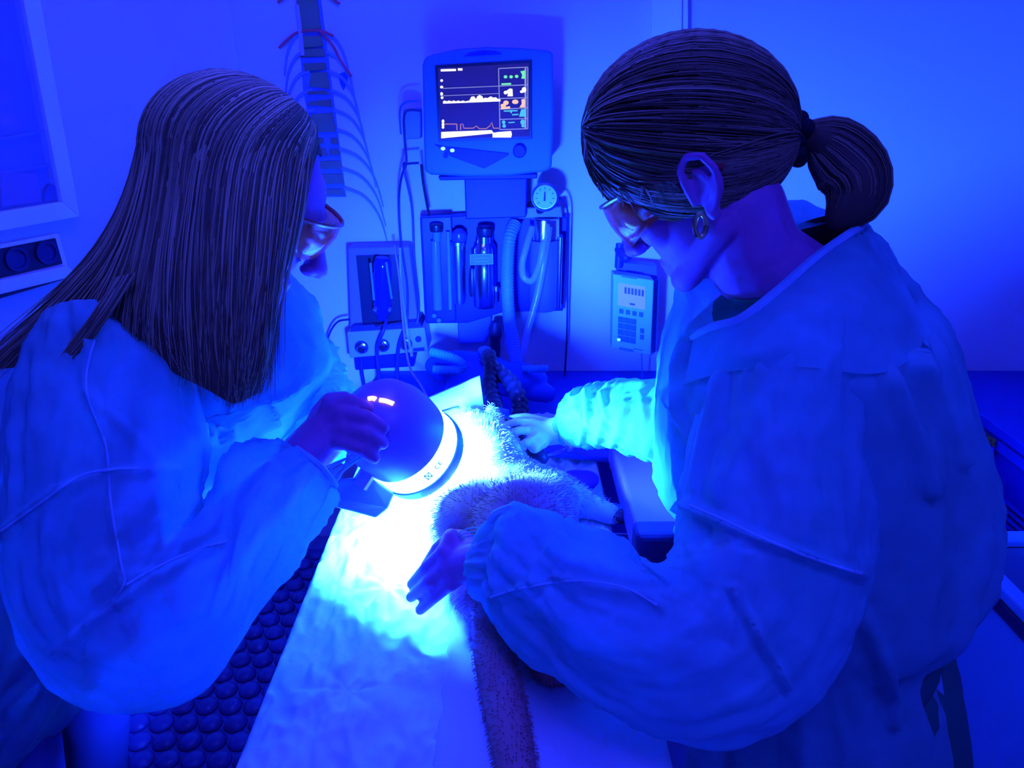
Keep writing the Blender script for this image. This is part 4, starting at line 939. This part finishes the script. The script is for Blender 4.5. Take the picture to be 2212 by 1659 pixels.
# skull cap of hair
hh = MB().ell(CAPC, CAPR*.985, hR, 44, 30)
loc = [hR.transposed()@(p-hc) for p in hh.v]
def face(q): return q.z < .046+.62*max(q.x, -.02) or q.z < -.055
ff = [f for f in hh.f if not any(face(loc[i]) for i in f)]
hr.add(hh.v, ff)
ps = hairsheet(GL, 2900, 0, 14, .012, 1, (.70, 1.0), .0011)+hairsheet(GL[:3], 260, 0, 14, .008, 4, (.9, 1.0), .0008)+hairsheet(lock, 170, 0, 8, .01, 5, (.8, 1.0), .001, 14, False)
s_ = strands(ps, .0011); 
hb_ = hr.build('hair_base', mat('hair_base_L', (.12, .09, .05), .7, spec=.15), pL, auto=0)
ho = s_.build('hair', M_hairL, pL, auto=0); hb_.parent = ho; hb_.matrix_parent_inverse = Matrix.Identity(4)

# ---------------- person with ponytail (right)
pR = thing('person', 'person with a looped ponytail, gold hoop earring and orange glasses steadying the cat', 'person', (.5, .9, 0))
hs_ = 1.06
hRR = headframe((-.92, .40, 0), math.radians(31)); hs_ = 1.0; hcR = P(1512, 312, .89)-hRR@V((-.012, 0, .035)); mb = MB(); LR = add_head(mb, hcR, hRR, hs_)
nbR = P(1735, 640, .93); mb.chain([(LR(-.022, 0, -.05), .054), (P(1630, 560, .91), .058), (nbR, .064)])
sN = P(1765, 745, .86); sF = V((sN.x+.02, 1.09, sN.z)); pe = V((.47, .90, .88))
mb.caps(sN.lerp(nbR, .2), .055, sF.lerp(nbR, .2), .055); s1 = nbR.lerp(pe, .4)+V((.035, 0, 0))
mb.chain([(nbR+V((0, 0, -.05)), .085), (s1, .105), (nbR.lerp(pe, .75)+V((.02, 0, 0)), .105), (pe, .12)])
for sg in (1, -1): mb.caps(s1+V((0, .06*sg, .02)), .09, pe+V((0, .06*sg, 0)), .10)
eN = P(1560, 1390, .79); wN = P(1052, 1208, .94)
mb.chain([(sN, .052), (sN.lerp(eN, .5), .045), (eN, .037)]); mb.chain([(eN, .04), (eN.lerp(wN, .35), .04), (wN, .027)])
pm = P(1005, 1218, .952)
hand(mb, wN, pm, [[P(975, 1160, .965), P(945, 1185, .98), P(920, 1222, 1.01)], [P(960, 1192, .955), P(922, 1225, .97), P(890, 1262, 1.01)], [P(962, 1226, .95), P(925, 1256, .96), P(888, 1290, 1.0)], [P(972, 1260, .948), P(940, 1288, .96), P(908, 1317, .99)]],
     [P(1005, 1165, .975), P(985, 1158, 1.0), P(960, 1172, 1.02)], 1.1)
eF = P(1450, 905, 1.16); wF = P(1225, 925, 1.32)
mb.chain([(sF, .05), (eF, .037)]); mb.chain([(eF, .037), (wF, .026)])
f1, f2 = V((.5, .80, 0)), V((.52, 1.02, 0))
mb.chain([(pe+V((0, -.09, 0)), .085), (f1+V((-.02, 0, .46)), .055), (f1+V((0, 0, .09)), .04), (f1+V((-.05, 0, .035)), .03)]); mb.chain([(pe+V((0, .09, 0)), .085), (f2+V((-.02, 0, .46)), .055), (f2+V((0, 0, .09)), .04), (f2+V((-.05, 0, .035)), .03)])
remesh(mb, 'body', M_skin, pR, .0028, 4, .5)
legs(pR, pe+V((0, -.09, -.03)), pe+V((0, .09, -.03)), f1, f2, M_teal, V((-1, 0, 0)))
glasses(pR, LR, hs_, 1, .006, 1.2); eyes(pR, LR, hs_)
# gloved far hand
gl = MB(); gp = P(1180, 935, 1.31)
hand(gl, P(1228, 925, 1.31), gp, [[P(1150, 915, 1.30), P(1118, 910, 1.30), P(1094, 918, 1.31)], [P(1150, 930, 1.29), P(1118, 930, 1.28), P(1100, 938, 1.29)], [P(1160, 945, 1.28), P(1138, 955, 1.27), P(1125, 962, 1.29)], [P(1172, 958, 1.28), P(1158, 970, 1.27), P(1148, 972, 1.29)]], [P(1165, 910, 1.33), P(1135, 902, 1.34), P(1105, 905, 1.34)])
gl.caps(P(1225, 928, 1.31), .03, P(1250, 925, 1.30), .036)
remesh(gl, 'glove', M_glove, pR, .0035, 3)
TR = [(1548, 702, 1862, 492, .90, .05), (1500, 712, 1915, 522, .92, .10), (1465, 730, 1940, 565, .945, .155), (1420, 790, 1992, 670, .965, .19), (1404, 900, 2048, 830, .98, .195), (1402, 1010, 2105, 990, .995, .195), (1420, 1095, 2122, 1130, 1.01, .195), (1490, 1185, 2075, 1245, 1.03, .19), (1540, 1265, 1975, 1305, 1.05, .175), (1520, 1400, 2010, 1430, 1.09, .19), (1495, 1560, 2030, 1580, 1.14, .20), (1480, 1750, 2040, 1770, 1.20, .205), (1470, 2000, 2050, 2020, 1.29, .21), (1460, 2300, 2060, 2320, 1.40, .22)]
cR_ = [(a_, b_*1.9, c_) for a_, b_, c_ in [([(1600, 720), (1560, 850), (1500, 1020), (1478, 1150)], .008, 14), ([(1445, 860), (1500, 960), (1520, 1010)], .006, 10), ([(1850, 700), (1920, 800), (1980, 960), (2010, 1060)], .010, 16), ([(1760, 580), (1820, 650), (1880, 690)], .006, 12), ([(1470, 1090), (1640, 1170), (1850, 1240)], .008, 12), ([(1870, 1330), (1920, 1450), (1930, 1560)], .008, 14), ([(1960, 700), (2040, 880), (2080, 1000)], .008, 12)]]
gownR = loft(TR[:1]+narrow(TR[1:], .93), 150, 190, .009, 2.4, 4, 12, cR_); gownR = gownR.build('gown', M_gown, pR, auto=0)
sr = [(1570, 735, 1850, 690, .87, .075), (1525, 880, 1850, 830, .85, .085), (1492, 1030, 1850, 1020, .83, .088), (1468, 1160, 1862, 1200, .815, .088), (1440, 1215, 1835, 1330, .80, .085), (1400, 1230, 1740, 1490, .79, .083), (1355, 1215, 1600, 1565, .79, .082), (1305, 1190, 1450, 1545, .81, .08), (1245, 1160, 1310, 1475, .85, .075), (1185, 1130, 1185, 1425, .89, .065), (1120, 1098, 1085, 1330, .93, .05), (1062, 1130, 1045, 1290, .94, .038), (1040, 1160, 1035, 1265, .945, .034)]
cs_ = [(a_, b_*1.5, c_) for a_, b_, c_ in [([(1480, 1090), (1640, 1165), (1860, 1245)], .008, 11), ([(1580, 1270), (1640, 1380), (1700, 1480)], .008, 10), ([(1590, 1270), (1580, 1380)], .006, 10), ([(1110, 1095), (1200, 1140), (1330, 1180)], .005, 9), ([(1060, 1290), (1200, 1250), (1400, 1290), (1430, 1310)], .006, 10), ([(1150, 1250), (1230, 1130)], .005, 12), ([(1370, 1200), (1440, 1250)], .005, 10), ([(1070, 1190), (1060, 1280)], .004, 8)]]
sv2 = loft(sr, 130, 200, .0075, 2.2, 5, 15, cs_).build('sleeve', M_gown, pR, auto=0)
seam(sv2, [(1490, 1092), (1560, 1122), (1660, 1168), (1760, 1208), (1862, 1240)], .002); seam(sv2, [(1060, 1290), (1140, 1268), (1250, 1255), (1350, 1270), (1420, 1308)], .0014)
MB().tube(cr([P(x, y, t) for x, y, t in ((1110, 1096, .915), (1070, 1112, .92), (1056, 1140, .925), (1040, 1165, .93))], 20), .006, 6).build('cuff_hem', M_gownseam, sv2)
strands([cr([P(1050-k*2, 1140+k*7, .935), P(1010-k*3, 1142+k*9, .95), P(970-k*4, 1165+k*8, .965), P(930+k*2, 1200+k*6, .98)], 10) for k in range(3)], .0009, 4).build('cuff_threads', M_gownseam, sv2, auto=0)
srF = [(1500, 830, 1500, 1000, 1.12, .075), (1430, 828, 1435, 992, 1.17, .075), (1370, 826, 1385, 978, 1.22, .072), (1310, 828, 1330, 962, 1.26, .068), (1262, 838, 1275, 962, 1.29, .06), (1232, 862, 1238, 958, 1.31, .045), (1216, 892, 1220, 952, 1.32, .033)]
cF_ = [([(1265, 845), (1270, 900), (1250, 955)], .007, 8), ([(1300, 850), (1310, 900), (1290, 950)], .007, 8), ([(1350, 870), (1340, 930), (1320, 960)], .007, 8), ([(1385, 850), (1395, 920)], .006, 8)]
loft(srF, 90, 130, .0055, 1.0, 9, 22, cF_).build('sleeve', M_gown, pR, auto=0)
scrub = loft([(1580, 640, 1835, 468, .905, .055), (1575, 690, 1850, 505, .92, .06)]+[(a+45, b+20, c-45, d+20, t, r*.8) for a, b, c, d, t, r in TR[3:8]]+[(1600, 1280, 2010, 1290, 1.06, .15), (1590, 1420, 2050, 1420, 1.10, .155), (1580, 1600, 2065, 1600, 1.15, .16), (1570, 1800, 2060, 1800, 1.22, .16)], 56, 60, .003, 1.8, 5, 4).build('scrub_top', M_teal, pR, auto=0)
MB().tube(cr([P(x, y, t) for x, y, t in ((1498, 728, .93), (1545, 706, .865), (1600, 690, .84), (1680, 630, .835), (1760, 560, .85), (1845, 500, .88), (1870, 490, .95))], 30), .006, 6).build('collar_binding', M_gownseam, pR)
def surfpt(objs, x, y):
    d = D(x, y).normalized(); b_ = None
    for bv in objs:
        h = bv.ray_cast(CAM, d)
        if h[0] is not None and (b_ is None or h[3] < b_[3]): b_ = h
    return b_[0] if b_ else None
bvs = [BVHTree.FromPolygons([v.co for v in o.data.vertices], [tuple(p.vertices) for p in o.data.polygons]) for o in (gownR, sv2)]
upc = cr([P(x, y, t) for x, y, t in ((1498, 728, .93), (1545, 706, .865), (1600, 690, .84), (1680, 630, .835), (1760, 560, .85), (1845, 500, .88), (1885, 495, .96))], 30)
lowc = [surfpt(bvs, q.x, q.y) for q in cr([V((x, y, 0)) for x, y in ((1478, 830), (1570, 800), (1660, 795), (1760, 790), (1860, 812), (1955, 800), (2012, 715))], 30)]
lowc = [p if p is not None else lowc[max(i-1, 0)] for i, p in enumerate(lowc)]
for _i in range(12): lowc = [lowc[0]]+[(lowc[z-1]+lowc[z]*2+lowc[z+1])/4 for z in range(1, 29)]+[lowc[-1]]
vs_ = []; nv_ = 12
for j in range(nv_):
    w_ = j/(nv_-1)
    for i in range(30):
        p = upc[i].lerp(lowc[i], w_); o_ = (CAM-p).normalized(); vs_.append(p+o_*(.016*math.sin(math.pi*w_)+.005*w_+.004*noise.noise(V((i*.3, j*.35, 4)))))
MB().add(vs_, [(j*30+i, j*30+i+1, (j+1)*30+i+1, (j+1)*30+i) for j in range(nv_-1) for i in range(29)]).build('shoulder_yoke', M_gown, pR, auto=0)
dn = V((0, 0, -1))
for i, pl in enumerate(([(1880, 1290, .90), (1915, 1320, .89), (1945, 1345, .90), (1965, 1420, .92), (1990, 1520, .95), (2000, 1620, .98)], [(1965, 1300, .92), (1985, 1370, .92), (2010, 1430, .94), (2025, 1520, .97), (2020, 1650, 1.02), (2020, 1760, 1.06)])):
    c = cr([P(x, y, t) for x, y, t in pl], 24); ribbon(c, [V((.019, .004, .003))]*24, V((0, .0008, 0))).build('waist_tie', M_gownseam, pR, auto=0)
# hair: shell and strands swept to the tie
hcen = P(1488, 288, .888); HR3 = (P(1690, 288, .885)-P(1260, 288, .885)).x/2
rad3 = V((.123, .094, .106))
tie = P(1705, 300, .885)
tdir = V(((tie.x-hcen.x)/rad3.x, (tie.y-hcen.y)/rad3.y, (tie.z-hcen.z)/rad3.z)).normalized()
def shell(d, k=1.0): return hcen+V((d.x*rad3.x, d.y*rad3.y, d.z*rad3.z))*k
def dirof(x, y, near=True):     # pixel on near shell surface
    best_ = None
    d = D(x, y); o_ = CAM-hcen; A_ = V((d.x/rad3.x, d.y/rad3.y, d.z/rad3.z)); B_ = V((o_.x/rad3.x, o_.y/rad3.y, o_.z/rad3.z))
    a, b, c = A_.dot(A_), 2*A_.dot(B_), B_.dot(B_)-1; disc = b*b-4*a*c
    t = (-b-(1 if near else -1)*math.sqrt(max(disc, 0)))/(2*a); return (B_+A_*t).normalized()
line_near = [dirof(*q) for q in ((1248, 330), (1262, 372), (1300, 398), (1350, 405), (1400, 398), (1445, 372), (1490, 352), (1535, 372), (1570, 425), (1610, 452), (1650, 450), (1682, 420))]
line_far = [dirof(x, y, False) for x, y in ((1255, 300), (1290, 350), (1350, 390), (1430, 400), (1520, 405), (1600, 400), (1660, 380))]
top_line = [dirof(1250, 300), dirof(1262, 260), dirof(1290, 210), dirof(1340, 160, False), dirof(1275, 300, False)]
hl = line_near+line_far+top_line
rng = random.Random(11); paths = []
rng = random.Random(11)
def slerp(a, b, u):
    om = math.acos(max(-1, min(1, a.dot(b)))); return a if om < 1e-3 else (a*math.sin((1-u)*om)+b*math.sin(u*om))/math.sin(om)
for grp, cnt_ in ((line_near, 1100), (line_far, 350), (top_line, 700)):
    for _ in range(cnt_):
        g = rng.random()*(len(grp)-1); i = int(g); s = grp[i].lerp(grp[i+1], g-i)+V((rng.gauss(0, .03), rng.gauss(0, .03), rng.gauss(0, .03))); s.normalize()
        k0 = 1.0+rng.random()*.05; pts = []; sag = rng.gauss(0, .05)
        up_ = V((0, 0, 1))
        for q in range(13):
            u = q/12*.97; dd = slerp(s, tdir, u); dd = (dd+up_*(math.sin(math.pi*u)*(sag+.10*(1 if s.z < 0.2 else -.3)))).normalized(); pts.append(shell(dd, k0+.02*math.sin(u*3)))
        paths.append(pts)
n_ = 0
while n_ < 2000:
    s = V((rng.gauss(0, 1), rng.gauss(0, 1), rng.gauss(0, 1))).normalized(); q = hRR.transposed()@(shell(s)-hcR)
    if q.x > -.02 and q.z < .045+.4*max(0, q.x) or q.z < -.05: continue
    n_ += 1; k0 = 1.0+rng.random()*.045; sag = rng.gauss(0, .03); om = math.acos(max(-1, min(1, s.dot(tdir)))); um = min(.97, (.8+rng.random()*.9)/max(om, .3)); pts = []
    for q in range(10): u = q/9*um; dd = slerp(s, tdir, u); pts.append(shell((dd+V((0, 0, 1))*(math.sin(math.pi*u)*sag)).normalized(), k0))
    paths.append(pts)
for _ in range(26):      # wisps by the ear and forehead
    x0, y0 = rng.choice(((1290, 395), (1340, 405), (1390, 400), (1430, 385), (1270, 300)))
    a = shell(dirof(x0, y0), 1.03); b = P(x0+rng.uniform(-10, 60), y0+rng.uniform(15, 55), .835); paths.append(cr([a, a.lerp(b, .5)+V((0, -.006, .004)), b], 8))
pt = []     # looped ponytail
core = [P(1700, 300, .885), P(1738, 292, .885), P(1790, 310, .885), P(1840, 365, .885), P(1845, 425, .885), P(1815, 470, .887)]
cw = [.014, .015, .034, .042, .040, .022]
cc = cr(core, 16); cwi = [q.x for q in cr([V((q, 0, 0)) for q in cw], 16)]
for _ in range(800):
    a = rng.random()*2*math.pi; rr = math.sqrt(rng.random()); X_ = V((.3, 0, .95)); pts = []
    for i in range(16):
        T = (cc[min(i+1, 15)]-cc[max(i-1, 0)]).normalized(); N1 = T.cross(V((0, 1, 0))).normalized(); N2 = T.cross(N1)
        pts.append(cc[i]+(N1*math.cos(a)+N2*math.sin(a)*.8)*cwi[i]*rr)
    pt.append(pts[:16-rng.randrange(3)])
ho = strands(paths, .0011).build('hair', M_hairR, pR, auto=0)
sh_ = MB().ell(hcen, rad3*.985, None, 44, 30)
# clear the face side of the shell under the hairline
fl = []
for f in sh_.f:
    ok = True
    for i in f:
        p = sh_.v[i]; q = hRR.transposed()@(p-hcR)
        if q.x > -.025 and q.z < .026+.4*max(0, q.x) or q.z < -.072: ok = False
    if ok: fl.append(f)
sh_.f = fl
sh_.build('hair_base', mat('hair_base_R', (.09, .06, .04), .7, spec=.15), ho, auto=0)
pn = strands(pt, .0013).build('ponytail', M_hairR, pR, auto=0)
mbt = MB()
for i in range(15): mbt.caps(cc[i], cwi[i]*.82, cc[i+1], cwi[i+1]*.82)
remesh(mbt, 'ponytail_core', mat('hair_base_R', (0, 0, 0)), pn, .006, 3)
st_ = MB(); tc_ = P(1718, 300, .885)
for k in range(10):
    a = 2*math.pi*k/10; st_.ell(tc_+V((.006*math.sin(k*2.1), math.cos(a)*.018, math.sin(a)*.024)), (.011, .010, .010), None, 10, 8)
st_.build('scrunchie', M_black_tie, pR)
# earring
ec = P(1513, 487, .795)
ring_ = [ec+V((math.cos(a)*.006, math.sin(a)*.004, math.sin(a)*.012)) for a in [2*math.pi*k/20 for k in range(21)]]
MB().tube(ring_, .0028, 8).build('earring', M_gold, pR)
